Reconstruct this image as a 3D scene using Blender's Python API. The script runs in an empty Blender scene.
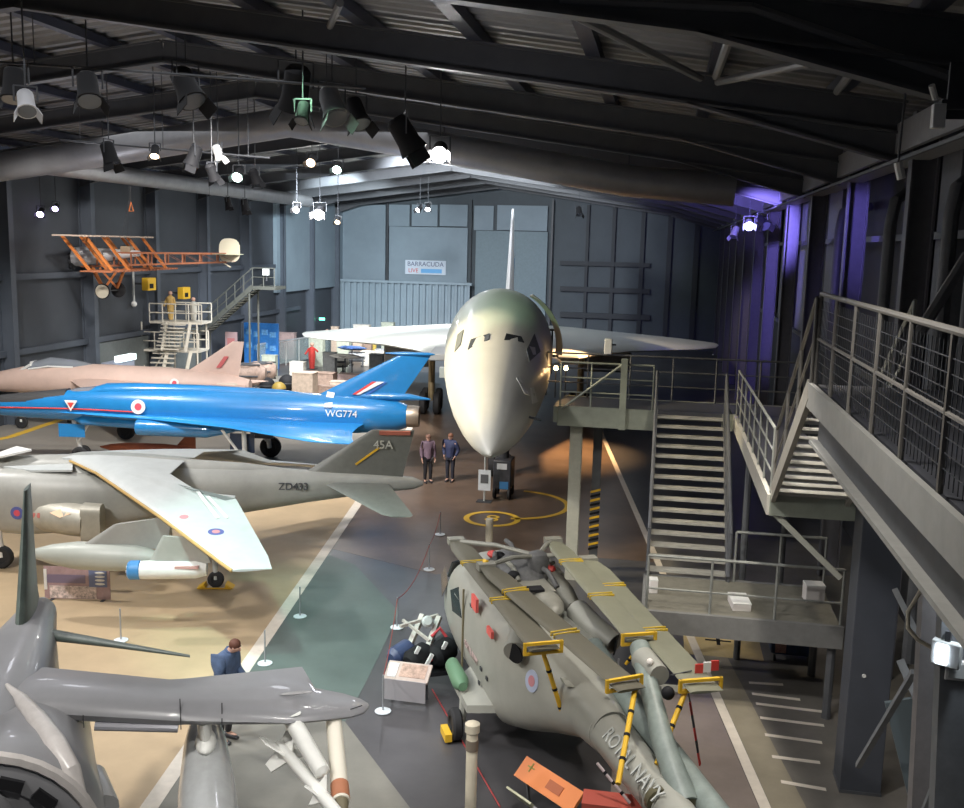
import bpy, bmesh, math, random
from math import sin, cos, pi, radians, atan, atan2, hypot, sqrt
from mathutils import Vector, Matrix
random.seed(7)
C = bpy.context.scene.collection
V = Vector
# ------------------------------------------------------------------ camera figures (world axes = hangar axes)
F, CX, CY, H = 1000., 482., 404., 8.5
YAW, PITCH, ROLL = atan(.178 * cos(radians(9))), radians(9), radians(1.4)
_fw = V((-sin(YAW) * cos(PITCH), cos(YAW) * cos(PITCH), -sin(PITCH)))
_r0 = V((cos(YAW), sin(YAW), 0)); _u0 = V((-sin(YAW) * sin(PITCH), cos(YAW) * sin(PITCH), cos(PITCH)))
_r = _r0 * cos(ROLL) + _u0 * sin(ROLL); _u = -_r0 * sin(ROLL) + _u0 * cos(ROLL)
CAM = V((0, 0, H))
def _ray(x, y): return _fw + _r * ((x - CX) / F) - _u * ((y - CY) / F)
def onz(x, y, z=0.):
    d = _ray(x, y); return CAM + d * ((z - H) / d.z)
def ony(x, y, Y):
    d = _ray(x, y); return CAM + d * (Y / d.y)
def onx(x, y, X):
    d = _ray(x, y); return CAM + d * (X / d.x)

# ------------------------------------------------------------------ materials
MATS = {}
def mat(name, col, rough=.5, metal=0., var=.0, scale=6., emit=0., bump=0., coat=0., alpha=1., trans=0., spec=.5, col2=None):
    if name in MATS: return MATS[name]
    m = bpy.data.materials.new(name); m.use_nodes = True; nt = m.node_tree; b = nt.nodes['Principled BSDF']
    b.inputs['Base Color'].default_value = (*col, 1); b.inputs['Roughness'].default_value = rough
    b.inputs['Metallic'].default_value = metal; b.inputs['Specular IOR Level'].default_value = spec
    if coat: b.inputs['Coat Weight'].default_value = coat
    if emit: b.inputs['Emission Color'].default_value = (*col, 1); b.inputs['Emission Strength'].default_value = emit
    if alpha < 1: b.inputs['Alpha'].default_value = alpha
    if trans: b.inputs['Transmission Weight'].default_value = trans
    if var or bump or col2:
        tc = nt.nodes.new('ShaderNodeTexCoord'); n = nt.nodes.new('ShaderNodeTexNoise')
        n.inputs['Scale'].default_value = scale; n.inputs['Detail'].default_value = 6; n.inputs['Roughness'].default_value = .65
        nt.links.new(tc.outputs['Object'], n.inputs['Vector'])
        if var or col2:
            r = nt.nodes.new('ShaderNodeValToRGB'); r.color_ramp.elements[0].position = .3; r.color_ramp.elements[1].position = .7
            c2 = col2 or [min(1, c * (1 + var)) for c in col]
            c1 = col if col2 else [c * (1 - var) for c in col]
            r.color_ramp.elements[0].color = (*c1, 1); r.color_ramp.elements[1].color = (*c2, 1)
            nt.links.new(n.outputs['Fac'], r.inputs['Fac']); nt.links.new(r.outputs['Color'], b.inputs['Base Color'])
        if bump:
            bp = nt.nodes.new('ShaderNodeBump'); bp.inputs['Strength'].default_value = bump; bp.inputs['Distance'].default_value = .02
            nt.links.new(n.outputs['Fac'], bp.inputs['Height']); nt.links.new(bp.outputs['Normal'], b.inputs['Normal'])
    MATS[name] = m; return m
BLACK = mat('black', (.010, .010, .012), .75, spec=.3)
DARK = mat('dark_metal', (.05, .053, .06), .5, var=.25, scale=3)
RUB = mat('rubber', (.02, .02, .022), .75)
STEEL = mat('galvanised_steel', (.30, .31, .29), .5, .3, var=.15, scale=5)
GSTEEL = mat('green_grey_paint', (.27, .29, .24), .55, var=.12, scale=3)
DSTEEL = mat('dark_grey_paint', (.10, .105, .115), .5, var=.15, scale=3)
BEAM = mat('roof_steel', (.085, .088, .095), .55, var=.12, scale=2)
WHITE = mat('white_paint', (.78, .78, .76), .45, var=.05)
CREAM = mat('cream_paint', (.66, .60, .47), .5, var=.1, scale=3)
GREYW = mat('wing_grey', (.47, .49, .48), .5, var=.08, scale=5)
GREYD = mat('fuselage_grey', (.30, .305, .30), .42, var=.14, scale=3)
YEL = mat('yellow_paint', (.78, .47, .03), .5)
RED = mat('red_paint', (.62, .06, .05), .5)
ORG = mat('orange_paint', (.85, .25, .05), .5)
BLUE = mat('blue_gloss', (.016, .19, .47), .30, var=.08, scale=2, coat=.6)
GLASS = mat('glass', (.75, .85, .9), .05, trans=1.)
CHROME = mat('chrome', (.7, .7, .72), .15, 1.)

# ------------------------------------------------------------------ mesh builder
class MB:
    def __init__(s): s.v = []; s.f = []
    def add(s, vs, fs):
        n = len(s.v); s.v += [V(p) for p in vs]; s.f += [[n + i for i in f] for f in fs]; return s
    def box(s, c, d, M=None):
        x, y, z = d[0] / 2, d[1] / 2, d[2] / 2
        vs = [V((a, b, e)) for a in (-x, x) for b in (-y, y) for e in (-z, z)]
        if M: vs = [M @ p for p in vs]
        return s.add([p + V(c) for p in vs], [(0, 1, 3, 2), (4, 6, 7, 5), (0, 4, 5, 1), (2, 3, 7, 6), (0, 2, 6, 4), (1, 5, 7, 3)])
    def bar(s, a, b, w, h, up=(0, 0, 1)):
        a, b = V(a), V(b); d = (b - a).normalized(); up = V(up)
        if abs(d.dot(up)) > .98: up = V((0, 1, 0))
        sx = d.cross(up).normalized(); sz = sx.cross(d).normalized()
        vs = [p + sx * i * w / 2 + sz * j * h / 2 for p in (a, b) for i, j in ((-1, -1), (1, -1), (1, 1), (-1, 1))]
        return s.add(vs, [(3, 2, 1, 0), (4, 5, 6, 7), (0, 1, 5, 4), (1, 2, 6, 5), (2, 3, 7, 6), (3, 0, 4, 7)])
    def ibeam(s, a, b, w, h, t=.03, up=(0, 0, 1)):
        a, b = V(a), V(b); d = (b - a).normalized(); u = V(up)
        if abs(d.dot(u)) > .98: u = V((0, 1, 0))
        sx = d.cross(u).normalized(); u = sx.cross(d).normalized()
        s.bar(a + u * (h / 2 - t / 2), b + u * (h / 2 - t / 2), w, t, u); s.bar(a - u * (h / 2 - t / 2), b - u * (h / 2 - t / 2), w, t, u)
        return s.bar(a, b, t, h - 2 * t, u)
    def tube(s, pts, r, n=8, r2=None, cap=True):
        pts = [V(p) for p in pts]; k = len(pts); rings = []
        prev = None
        for i, p in enumerate(pts):
            d = (pts[min(i + 1, k - 1)] - pts[max(i - 1, 0)]).normalized()
            if prev is None:
                u = V((0, 0, 1)) if abs(d.z) < .9 else V((0, 1, 0)); u = (u - d * u.dot(d)).normalized()
            else: u = (prev - d * prev.dot(d)).normalized()
            prev = u; w = d.cross(u)
            rr = (r[i] if isinstance(r, (list, tuple)) else (r if r2 is None else r + (r2 - r) * i / max(1, k - 1)))
            rings.append([p + (u * cos(2 * pi * j / n) + w * sin(2 * pi * j / n)) * rr for j in range(n)])
        return s.loft(rings, cap)
    def loft(s, rings, cap=True):
        n = len(rings[0]); vs = [p for r in rings for p in r]; fs = []
        for i in range(len(rings) - 1):
            for j in range(n): a = i * n + j; b = i * n + (j + 1) % n; fs.append((a, b, b + n, a + n))
        if cap: fs.append(tuple(range(n))[::-1]); m = (len(rings) - 1) * n; fs.append(tuple(range(m, m + n)))
        return s.add(vs, fs)
    def body(s, secs, n=28, e=2.0):
        """fuselage: (x, zc, halfw, halfh[, yc[, exponent]])"""
        rings = []
        for q in secs:
            x, zc, hw, hh = q[:4]; yc = q[4] if len(q) > 4 else 0; ee = q[5] if len(q) > 5 else e
            rg = []
            for j in range(n):
                t = 2 * pi * j / n; c, si = cos(t), sin(t)
                rg.append(V((x, yc + hw * math.copysign(abs(c) ** (2 / ee), c), zc + hh * math.copysign(abs(si) ** (2 / ee), si))))
            rings.append(rg)
        return s.loft(rings)
    def prism(s, pts, d):
        """polygon pts (3D) extruded by vector d"""
        pts = [V(p) for p in pts]; d = V(d); n = len(pts)
        return s.add(pts + [p + d for p in pts], [tuple(range(n))[::-1], tuple(range(n, 2 * n))] + [(i, (i + 1) % n, n + (i + 1) % n, n + i) for i in range(n)])
    def wing(s, secs, up=(0, 0, 1)):
        """airfoil lofted through (LE point, TE point, thickness)"""
        up = V(up); prof = [(0, 0), (.03, .5), (.12, .9), (.3, 1), (.6, .72), (.85, .3), (1, .06)]; rings = []
        for le, te, t in secs:
            le, te = V(le), V(te)
            rings.append([le.lerp(te, a) + up * b * t / 2 for a, b in prof] + [le.lerp(te, a) - up * b * t / 2 for a, b in prof[:0:-1]])
        return s.loft(rings)
    def lathe(s, prof, o=(0, 0, 0), ax=(0, 0, 1), n=20):
        ax = V(ax).normalized(); u = V((1, 0, 0)) if abs(ax.x) < .9 else V((0, 1, 0)); u = (u - ax * u.dot(ax)).normalized(); w = ax.cross(u); o = V(o)
        rings = [[o + ax * z + (u * cos(2 * pi * j / n) + w * sin(2 * pi * j / n)) * max(r, .0005) for j in range(n)] for r, z in prof]
        return s.loft(rings)
    def ball(s, c, r, n=16, m=10):
        if not isinstance(r, (tuple, list)): r = (r, r, r)
        c = V(c); rings = []
        for i in range(m + 1):
            t = pi * (i / m) ; q = max(sin(t), .01)
            rings.append([c + V((r[0] * q * cos(2 * pi * j / n), r[1] * q * sin(2 * pi * j / n), -r[2] * cos(t))) for j in range(n)])
        return s.loft(rings)
    def build(s, name, m, parent=None, bevel=0, label=None, ang=35):
        me = bpy.data.meshes.new(name); me.from_pydata([tuple(v) for v in s.v], [], s.f); me.update()
        b = bmesh.new(); b.from_mesh(me); bmesh.ops.recalc_face_normals(b, faces=b.faces); b.to_mesh(me); b.free()
        for p in me.polygons: p.use_smooth = True
        me.set_sharp_from_angle(angle=radians(ang))
        for q in (m if isinstance(m, (list, tuple)) else [m]): me.materials.append(q)
        o = bpy.data.objects.new(name, me); C.objects.link(o)
        if parent: o.parent = parent
        if bevel:
            bv = o.modifiers.new('bevel', 'BEVEL'); bv.width = bevel; bv.segments = 2; bv.limit_method = 'ANGLE'
        if label: o['label'] = label
        return o
def tag(o, label=None, cat=None, group=None, kind=None):
    if label: o['label'] = label
    if cat: o['category'] = cat
    if group: o['group'] = group
    if kind: o['kind'] = kind
    return o
def thing(name, label, cat, loc=(0, 0, 0), rz=0, group=None):
    o = bpy.data.objects.new(name, None); C.objects.link(o); o.location = loc; o.rotation_euler = (0, 0, rz); o.empty_display_size = .2
    return tag(o, label, cat, group)
def struct(name, mb, m, **k):
    o = mb.build(name, m, **k); o['kind'] = 'structure'; return o
def copy_tree(o, parent=None, loc=None, rz=None, label=None):
    c = o.copy(); C.objects.link(c)
    if parent: c.parent = parent
    if loc is not None: c.location = loc
    if rz is not None: c.rotation_euler = (0, 0, rz)
    if label: c['label'] = label
    for ch in [q for q in bpy.data.objects if q.parent == o]: copy_tree(ch, c)
    return c
def text(name, s, size, m, parent, pos, xdir, updir, thick=.004, label=None):
    """flat lettering centred on pos; reads along xdir"""
    cu = bpy.data.curves.new('lettering', 'FONT'); cu.body = s; cu.size = size; cu.extrude = thick; cu.align_x = 'CENTER'; cu.align_y = 'CENTER'
    t = bpy.data.objects.new('tmp', cu); C.objects.link(t); dg = bpy.context.evaluated_depsgraph_get()
    me = bpy.data.meshes.new_from_object(t.evaluated_get(dg)); bpy.data.objects.remove(t)
    me.materials.clear(); me.materials.append(m)
    o = bpy.data.objects.new(name, me); C.objects.link(o)
    x = V(xdir).normalized(); u = V(updir); u = (u - x * u.dot(x)).normalized(); z = x.cross(u)
    M = Matrix((x, u, z)).transposed().to_4x4(); M.translation = V(pos); o.parent = parent; o.matrix_local = M
    if label: o['label'] = label
    return o
def disc(mb, c, nrm, r, t=.006, n=20, r2=None):
    return mb.lathe([(r, -t / 2), (r, t / 2)], c, nrm, n)
def roundel(parent, pos, nrm, r, cols=('blue', 'red'), name='roundel', label=None):
    CM = {'blue': mat('roundel_blue', (.10, .12, .35), .5), 'red': mat('roundel_red', (.65, .08, .12), .5), 'white': WHITE, 'pink': mat('roundel_pink', (.6, .25, .28), .5), 'pale': mat('roundel_pale', (.45, .5, .65), .5)}
    nrm = V(nrm).normalized(); prev = None
    for i, c in enumerate(cols):
        mb = MB(); disc(mb, V(pos) + nrm * (.004 + .005 * i), nrm, r * (1 - i / len(cols)), .008)
        o = mb.build(name if i == 0 else 'roundel_centre', CM[c], parent if i == 0 else prev)
        if i == 0: prev = o
def wheel(mb, c, ax, r, w):
    h = w / 2
    return mb.lathe([(r * .55, -h), (r * .85, -h), (r, -h * .6), (r, h * .6), (r * .85, h), (r * .55, h), (r * .5, h * .6), (.01, h * .6)], c, ax, 20)

from mathutils.bvhtree import BVHTree
def hit(root, px_, py_, names=None):
    """point and normal (root's own frame) where the sight line meets the parts of a thing"""
    R = Matrix.Translation(root.location) @ Matrix.Rotation(root.rotation_euler.z, 4, 'Z'); Ri = R.inverted()
    o_ = Ri @ CAM; d_ = (Ri.to_3x3() @ _ray(px_, py_)).normalized(); best = None
    for c in bpy.data.objects:
        if c.parent == root and c.type == 'MESH' and (names is None or c.name.split('.')[0] in names):
            t = BVHTree.FromPolygons([v.co.copy() for v in c.data.vertices], [tuple(p.vertices) for p in c.data.polygons])
            h = t.ray_cast(o_, d_)
            if h[0] is not None and (best is None or h[3] < best[2]): best = (h[0], h[1] if h[1].dot(d_) < 0 else -h[1], h[3])
    return (best[0], best[1]) if best else (Ri @ onz(px_, py_, 1.5), V((0, 0, 1)))
def decal(root, pix, m, name, names=None, t=.012, off=.004):
    """thin plate whose corners lie on the thing's own surface"""
    h = [hit(root, *q, names) for q in pix]; n = sum((k[1] for k in h), V((0, 0, 0))).normalized()
    return MB().prism([k[0] + n * off for k in h], n * t).build(name, m, root)
# ================================================================== THE SETTING
YB, XL, XR = 88., -28.8, 6.0
FL = mat('floor_dark_paint', (.072, .070, .074), .3, var=.35, scale=.35, bump=.05, spec=.5)
def slab(name, poly, m, z=.004): return struct(name, MB().prism([(x, y, z - .003) for x, y in poly], (0, 0, .003)), m)
struct('floor', MB().prism([(XL - 1, -3, 0), (XR + 1, -3, 0), (XR + 1, YB + 1, 0), (XL - 1, YB + 1, 0)], (0, 0, -.3)), FL)
def Lx(y): return -7.85 - .127 * (y - 17.92)
def Rx(y): return 1.99 - .1417 * (y - 14.91)
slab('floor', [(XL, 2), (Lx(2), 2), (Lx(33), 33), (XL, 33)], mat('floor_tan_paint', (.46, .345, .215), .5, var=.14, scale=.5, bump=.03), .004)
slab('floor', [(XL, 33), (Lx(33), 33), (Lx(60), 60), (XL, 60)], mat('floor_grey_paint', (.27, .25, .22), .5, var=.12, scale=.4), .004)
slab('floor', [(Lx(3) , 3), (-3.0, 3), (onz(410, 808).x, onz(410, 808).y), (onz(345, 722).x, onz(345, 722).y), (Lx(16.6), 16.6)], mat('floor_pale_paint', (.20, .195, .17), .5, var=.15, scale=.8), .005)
slab('floor', [(Lx(16.6), 16.6)] + [(onz(*q).x, onz(*q).y) for q in ((345, 722), (362, 690), (382, 650), (399, 612), (355, 565))] + [(Lx(25.5), 25.5)], mat('floor_green_light', (.10, .13, .12), .45, var=.15, scale=.8), .0045)  # green light on the floor, put into this patch's colour
slab('floor', [(Rx(3) , 3), (XR, 3), (XR, 30), (Rx(30), 30)], mat('floor_tile', (.15, .14, .125), .5, var=.18, scale=1.2), .004)
slab('floor', [(Rx(3) + .1, 3), (Rx(3) + .75, 3), (Rx(21.3) + .6, 21.3), (Rx(21.3) + .1, 21.3)], mat('floor_beige_strip', (.27, .24, .18), .5, var=.12, scale=1.5), .0055)
slab('floor', [(-.2, 8), (Rx(8) - .1, 8), (Rx(19) - .1, 19), (-.5, 19)], mat('floor_lit_strip', (.24, .20, .18), .28, var=.2, scale=.8), .004)  # paler colour stands for the lit, reflecting stretch of floor
slab('floor', [(Lx(26), 26), (-5.4, 24.5), (-3.2, 27), (Rx(27), 27), (Rx(60), 60), (Lx(60), 60)], mat('floor_brown_paint', (.135, .092, .066), .30, var=.3, scale=.6, bump=.05), .003)
def paint(name, lab, poly, m, cat='floor marking', z=.009, group=None):
    o = MB().prism([(x, y, z - .003) for x, y in poly], (0, 0, .003)).build(name, m); return tag(o, lab, cat, group)
LINE = mat('line_paint', (.68, .62, .54), .5, var=.08)
w = .14
paint('painted_line', 'white painted floor line beside the tan floor, running under the grey jump jet', [(Lx(3) - w, 3), (Lx(3) + w, 3), (Lx(46) + w, 46), (Lx(46) - w, 46)], LINE, z=.012)
w = .09
paint('painted_line', 'cream painted floor line running past the helicopter tail and the stairs', [(Rx(3) - w, 3), (Rx(3) + w, 3), (Rx(46.9) + w, 46.9), (Rx(46.9) - w, 46.9)], LINE, z=.012)
def ring(name, c, ra, rb, a0, a1, m, lab):
    n = 48; vs = []; fs = []
    for i in range(n + 1):
        a = a0 + (a1 - a0) * i / n
        for r in (ra, rb):
            for z in (.011, .014): vs.append((c[0] + r * cos(a), c[1] + r * sin(a), z))
    for i in range(n):
        b = i * 4; fs += [(b + 1, b + 3, b + 7, b + 5), (b, b + 4, b + 6, b + 2), (b, b + 1, b + 5, b + 4), (b + 2, b + 6, b + 7, b + 3)]
    o = MB().add(vs, fs).build(name, m); return tag(o, lab, 'floor marking')
YP = mat('yellow_floor_paint', (.80, .50, .05), .45)
c8 = onz(492, 519)
ring('painted_circle', c8, .72, .9, 0, 2 * pi, YP, 'small yellow painted circle around the figure 8 on the floor')
ring('painted_arc', (c8.x + .35, c8.y + 2.0), 1.75, 1.93, -1.45, 1.5, YP, 'large yellow painted arc joined to the circle with the figure 8')
r8 = thing('painted_numeral', 'yellow figure 8 painted inside the small yellow floor circle', 'floor marking', (c8.x, c8.y, .012))
text('numeral', '8', 1.0, YP, r8, (0, 0, .003), (1, 0, 0), (0, 1, 0), .002)
for a, b in (((10, 437), (60, 420)), ((-30, 445), (10, 437))):
    p, q = onz(*a), onz(*b); d = (q - p).normalized(); n = V((-d.y, d.x, 0)) * .2
    paint('painted_stripe', 'worn yellow floor stripe left of the blue jet nose wheel', [(k.x, k.y) for k in (p - n, q - n, q + n, p + n)], YP, z=.008, group='yellow stripes left of the blue jet')
for i, (xa, ya, xb, yb) in enumerate(((749, 683, 783, 685), (752, 694, 800, 700), (756, 704, 822, 712), (760, 718, 824, 726), (765, 735, 822, 743), (772, 757, 820, 763), (781, 782, 826, 790))):
    p, q = onz(xa, ya), onz(xb, yb); n = V((0, .05, 0))
    paint('painted_light_strip', 'pale strip of light painted on the grey floor below the lower landing, %s from the landing' % ['first', 'second', 'third', 'fourth', 'fifth', 'sixth', 'last'][i], [(k.x, k.y) for k in (p - n, q - n, q + n, p + n)], LINE, z=.010)  # strips of light on the floor, laid down as pale colour
p = onz(718, 641)
cr = MB(); cr.prism([(p.x - .28, p.y - .04, .008), (p.x + .28, p.y - .04, .008), (p.x + .28, p.y + .04, .008), (p.x - .28, p.y + .04, .008)], (0, 0, .003)); cr.prism([(p.x - .04, p.y - .25, .008), (p.x + .04, p.y - .25, .008), (p.x + .04, p.y + .25, .008), (p.x - .04, p.y + .25, .008)], (0, 0, .003))
slab('floor', [(p.x - .75, p.y - .9), (p.x + .9, p.y - .9), (p.x + .9, p.y + .7), (p.x - .75, p.y + .7)], mat('floor_lit_patch', (.48, .38, .20), .5, var=.1), .0065)  # yellow colour paints in a lit floor tile
tag(cr.build('painted_cross', BLACK), 'black cross painted on the lit yellow floor patch under the lower landing', 'floor marking')

# walls -------------------------------------------------------------
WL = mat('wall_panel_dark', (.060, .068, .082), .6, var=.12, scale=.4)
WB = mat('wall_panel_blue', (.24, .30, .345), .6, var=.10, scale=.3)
WC = mat('wall_column', (.085, .10, .125), .55, var=.1, scale=1)
ZR, XA = 13.97, -14.
def zr(x): return ZR - (.14 if x > XA else .13) * abs(x - XA)
struct('wall_left', MB().prism([(XL, -3, 0), (XL, YB, 0), (XL, YB, zr(XL)), (XL, -3, zr(XL))], (-.3, 0, 0)), WL)
struct('wall_right', MB().prism([(XR, -3, 0), (XR, YB, 0), (XR, YB, zr(XR)), (XR, -3, zr(XR))], (.3, 0, 0)), mat('wall_panel_black', (.022, .023, .028), .65, var=.1))
struct('wall_back', MB().prism([(XL, YB, 0), (XR, YB, 0), (XR, YB, zr(XR)), (XA, YB, ZR), (XL, YB, zr(XL))], (0, .3, 0)), mat('wall_panel_slate', (.055, .07, .082), .6, var=.15, scale=.5))
ROOF = mat('roof_sheet', (.20, .20, .205), .6, var=.25, scale=.4)
def corr(x0, x1, y0, y1):
    mb = MB(); n = int((y1 - y0) / .55); pr = []
    for i in range(n + 1):
        y = y0 + (y1 - y0) * i / n; pr += [(y, 0), (y + .2, 0), (y + .26, .07), (y + .48, .07)]
    vs = [];
    for y, dz in pr: vs += [(x0, y, zr(x0) + .25 + dz), (x1, y, zr(x1) + .25 + dz)]
    return mb.add(vs, [(2 * i, 2 * i + 2, 2 * i + 3, 2 * i + 1) for i in range(len(pr) - 1)])
struct('ceiling', corr(XL, XA, -3, YB), ROOF); struct('ceiling', corr(XA, XR, -3, YB), ROOF)
# rafters (portal frames) : apex, haunch, foot ; purlins
k = 0
for y in (7.5, 14, 20.5, 27, 33.5, 40, 46.5, 53, 59.5, 66, 72.5, 79, 85.5):
    for xa, xb in ((XA, XL), (XA, 4.3)):
        k += 1; s = 1 if xb > xa else -1
        rt = MB()
        za, zb = zr(xa) - .35, zr(xb) - .35
        rt.ibeam((xa, y, za), (xb, y, zb), .3, .62, .05)
        xh = xb - s * (4.0 if s > 0 else 2.6)
        rt.prism([(xh, y - .03, zr(xh) - .6), (xb, y - .03, zr(xb) - .6), (xb, y - .03, zr(xb) - 1.15)], (0, .06, 0))
        rt.bar((xh, y, zr(xh) - .64), (xb, y, zr(xb) - 1.17), .3, .05)
        struct('trim_%d' % k, rt, BEAM)
    struct('trim_%d' % (k + 30), MB().ibeam((XL + .35, y, 0), (XL + .35, y, zr(XL) - .3), .35, .7, .05, (1, 0, 0)), WC)
    struct('trim_%d' % (k + 60), MB().ibeam((4.75, y, 0), (4.75, y, zr(4.5) - .2), .3, .5, .04, (1, 0, 0)), mat('right_column', (.10, .10, .115), .5, var=.1))
PUR = mat('purlin_steel', (.03, .034, .055), .55)
for i in range(14):
    x = XL + 1.4 + i * 2.35
    if x > 4.6: break
    struct('trim_%d' % (100 + i), MB().bar((x, -2, zr(x) + .08), (x, YB, zr(x) + .08), .28, .24), PUR)
struct('trim_120', MB().bar((4.25, -2, zr(4.2) - .75), (4.25, YB, zr(4.2) - .75), .10, .55).bar((4.6, -2, zr(4.2) - 1.1), (4.6, YB, zr(4.2) - 1.1), .5, .06), mat('eaves_beam', (.24, .24, .25), .5, var=.1))
struct('trim_121', MB().bar((4.0, -2, zr(4.2) - 1.25), (4.0, YB, zr(4.2) - 1.25), .06, .06), DSTEEL)
# left wall: horizontal rails and panels
for i, z in enumerate((3.2, 6.6)):
    struct('trim_%d' % (130 + i), MB().bar((XL + .12, 20, z), (XL + .12, YB - 11, z), .2, .28), WC)
for i, (ya, yb, za, zb) in enumerate(((46.8, 52.6, .1, 3.0), (53.4, 59, .1, 3.0))):
    struct('trim_%d' % (134 + i), MB().box((XL + .1, (ya + yb) / 2, (za + zb) / 2), (.14, yb - ya, zb - za)), mat('wall_panel_pale', (.16, .18, .18), .6, var=.1))
# pale box-out high in the far left corner
struct('trim_140', MB().prism([(XL + .02, 71.8, 4.6), (XL + .3, 71.8, 4.6), (XL + .3, YB - .05, 4.6), (XL + .02, YB - .05, 4.6)], (0, 0, 7.2)), WB)
# back wall panels, mullions, corrugated screen
k = 150
def bx(px0, px1, y, za, zb): return ony(px0, 250, y).x, ony(px1, 250, y).x
def panel(px0, px1, py0, py1, m, y=87.7, t=.2):
    global k; a, b = ony(px0, py1, y), ony(px1, py0, y); k += 1
    struct('trim_%d' % k, MB().box(((a.x + b.x) / 2, y, (a.z + b.z) / 2), (b.x - a.x, t, b.z - a.z)), m)
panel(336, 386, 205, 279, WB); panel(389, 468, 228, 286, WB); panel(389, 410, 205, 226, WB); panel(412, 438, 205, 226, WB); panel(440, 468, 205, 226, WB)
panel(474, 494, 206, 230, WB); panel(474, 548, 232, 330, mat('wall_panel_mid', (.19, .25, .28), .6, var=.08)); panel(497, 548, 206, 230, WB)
for a in (334, 387.5, 471, 551): panel(a - 1.3, a + 1.3, 200, 330, DARK, 87.5, .3)
for a in (586, 612, 641, 668, 695): panel(a - 1.2, a + 1.2, 205, 340, mat('stud', (.022, .026, .032), .6), 87.8, .3)
for b in (264, 290, 316): panel(560, 650, b - 1, b + 1, MATS['stud'], 87.75, .3)
scr = MB(); a, b = ony(333, 284, 86.3), ony(471, 290, 86.3); n = 22; pts = []
for i in range(n):
    x = a.x + (b.x - a.x) * i / n; w = (b.x - a.x) / n
    pts += [(x, 0), (x + w * .38, 0), (x + w * .5, -.22), (x + w * .88, -.22)]
vs = []
for x, dy in pts: vs += [(x, 86.3 + dy, 0), (x, 86.3 + dy, 5.05)]
scr.add(vs, [(2 * i, 2 * i + 2, 2 * i + 3, 2 * i + 1) for i in range(len(pts) - 1)]); scr.box(((a.x + b.x) / 2, 86.2, 5.15), (b.x - a.x + .2, .5, .22))
struct('wall_screen', scr, mat('corrugated_blue', (.28, .35, .40), .5, var=.06, scale=1))
sg = thing('wall_sign', 'white BARRACUDA LIVE sign high on the pale blue back wall', 'sign', ony(425.5, 267.5, 87.5))
MB().box((0, 0, 0), (3.7, .08, 1.25)).build('board', mat('sign_white', (.62, .68, .76), .5), sg)
text('lettering', 'BARRACUDA', .56, mat('sign_navy', (.08, .10, .2), .5), sg, (0, -.05, .28), (1, 0, 0), (0, 0, 1))
text('lettering', 'LIVE', .5, RED, sg, (-1.1, -.05, -.3), (1, 0, 0), (0, 0, 1))
MB().box((.55, -.045, -.3), (1.9, .02, .36)).build('blue_strip', mat('sign_blue', (.15, .42, .75), .5), sg)
# right wall recesses: pale tall panels between the columns, pipes and rails
PV = mat('right_panel_pale', (.17, .18, .20), .55, var=.1)
for i, (ya, yb) in enumerate(((15.2, 17.1), (21.2, 22.6), (24.0, 25.2), (34.5, 37), (41, 44), (47.5, 50.5), (54, 57), (60.5, 63))):
    struct('trim_%d' % (200 + i), MB().box((XR - .25, (ya + yb) / 2, 8.0), (.3, yb - ya, 5.2)), PV)
for i, y in enumerate((17.3, 18.9, 23.7, 30.3)):
    struct('trim_%d' % (210 + i), MB().tube([(4.9, y, 1), (4.9, y, 9.2), (5.0, y + .15, 9.7), (5.3, y + .6, 9.9), (5.9, y + 1.2, 9.9)], .13, 10), DSTEEL)
for i, z in enumerate((5.5, 8.9)):
    struct('trim_%d' % (216 + i), MB().bar((5.2, 10, z), (5.2, 60, z), .1, .14), DSTEEL)

# ================================================================== overhead ducts, bars, braces
DM = mat('duct_metal', (.26, .26, .27), .45, .4, var=.12, scale=1.5)
d = MB(); P = [ony(*q, 34) for q in ((-60, 176), (103, 152), (290, 122), (444, 148), (628, 181), (735, 190))]
for q in P: q.z = min(q.z, zr(q.x) - 1.2)
d.tube(P, .52, 20); o = d.build('ventilation_duct', DM); tag(o, 'long round grey air duct crossing the whole hangar under the roof', 'duct')
d = MB(); d.tube([(-25.6, 38, 11.4), (-25.6, 55, 11.4), (-25.4, 70, 11.35)], .42, 16); tag(d.build('ventilation_duct', DM), 'thinner round air duct running along the left wall under the roof', 'duct')
hk = 0
for q in P[1:5]:
    tag(MB().tube([(q.x, 34, q.z + .5), (q.x, 34, zr(q.x) + .2)], .02, 6).build('duct_hanger', DARK), 'thin steel rod holding the cross hangar air duct', 'hanger', 'rods holding the cross hangar duct')
for q in (40, 50, 60, 68):
    tag(MB().tube([(-25.6, q, 11.8), (-25.6, q, zr(-25.6) + .2)], .02, 6).build('duct_hanger', DARK), 'thin steel rod holding the air duct along the left wall', 'hanger', 'rods holding the left duct')
# roof bracing near the top right
for i, (a, ya, b, yb) in enumerate((((560, 0), 14, (752, 8), 14), ((752, 8), 14, (970, 84), 14), ((740, 10), 14, (716, 76), 20.2), ((718, 82), 20.2, (868, 50), 15), ((868, 50), 15, (838, 82), 20), ((545, 0), 14.5, (700, 78), 20.2), ((968, 255), 13.6, (905, 356), 13.2), ((340, 0), 18, (330, 26), 20.3))):
    p, q = ony(*a, ya), ony(*b, yb)
    p.z = min(p.z, zr(p.x) - .12); q.z = min(q.z, zr(q.x) - .12)
    struct('trim_%d' % (240 + i), MB().tube([p, q], .075, 8), mat('brace_grey', (.19, .19, .19), .5))

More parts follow.
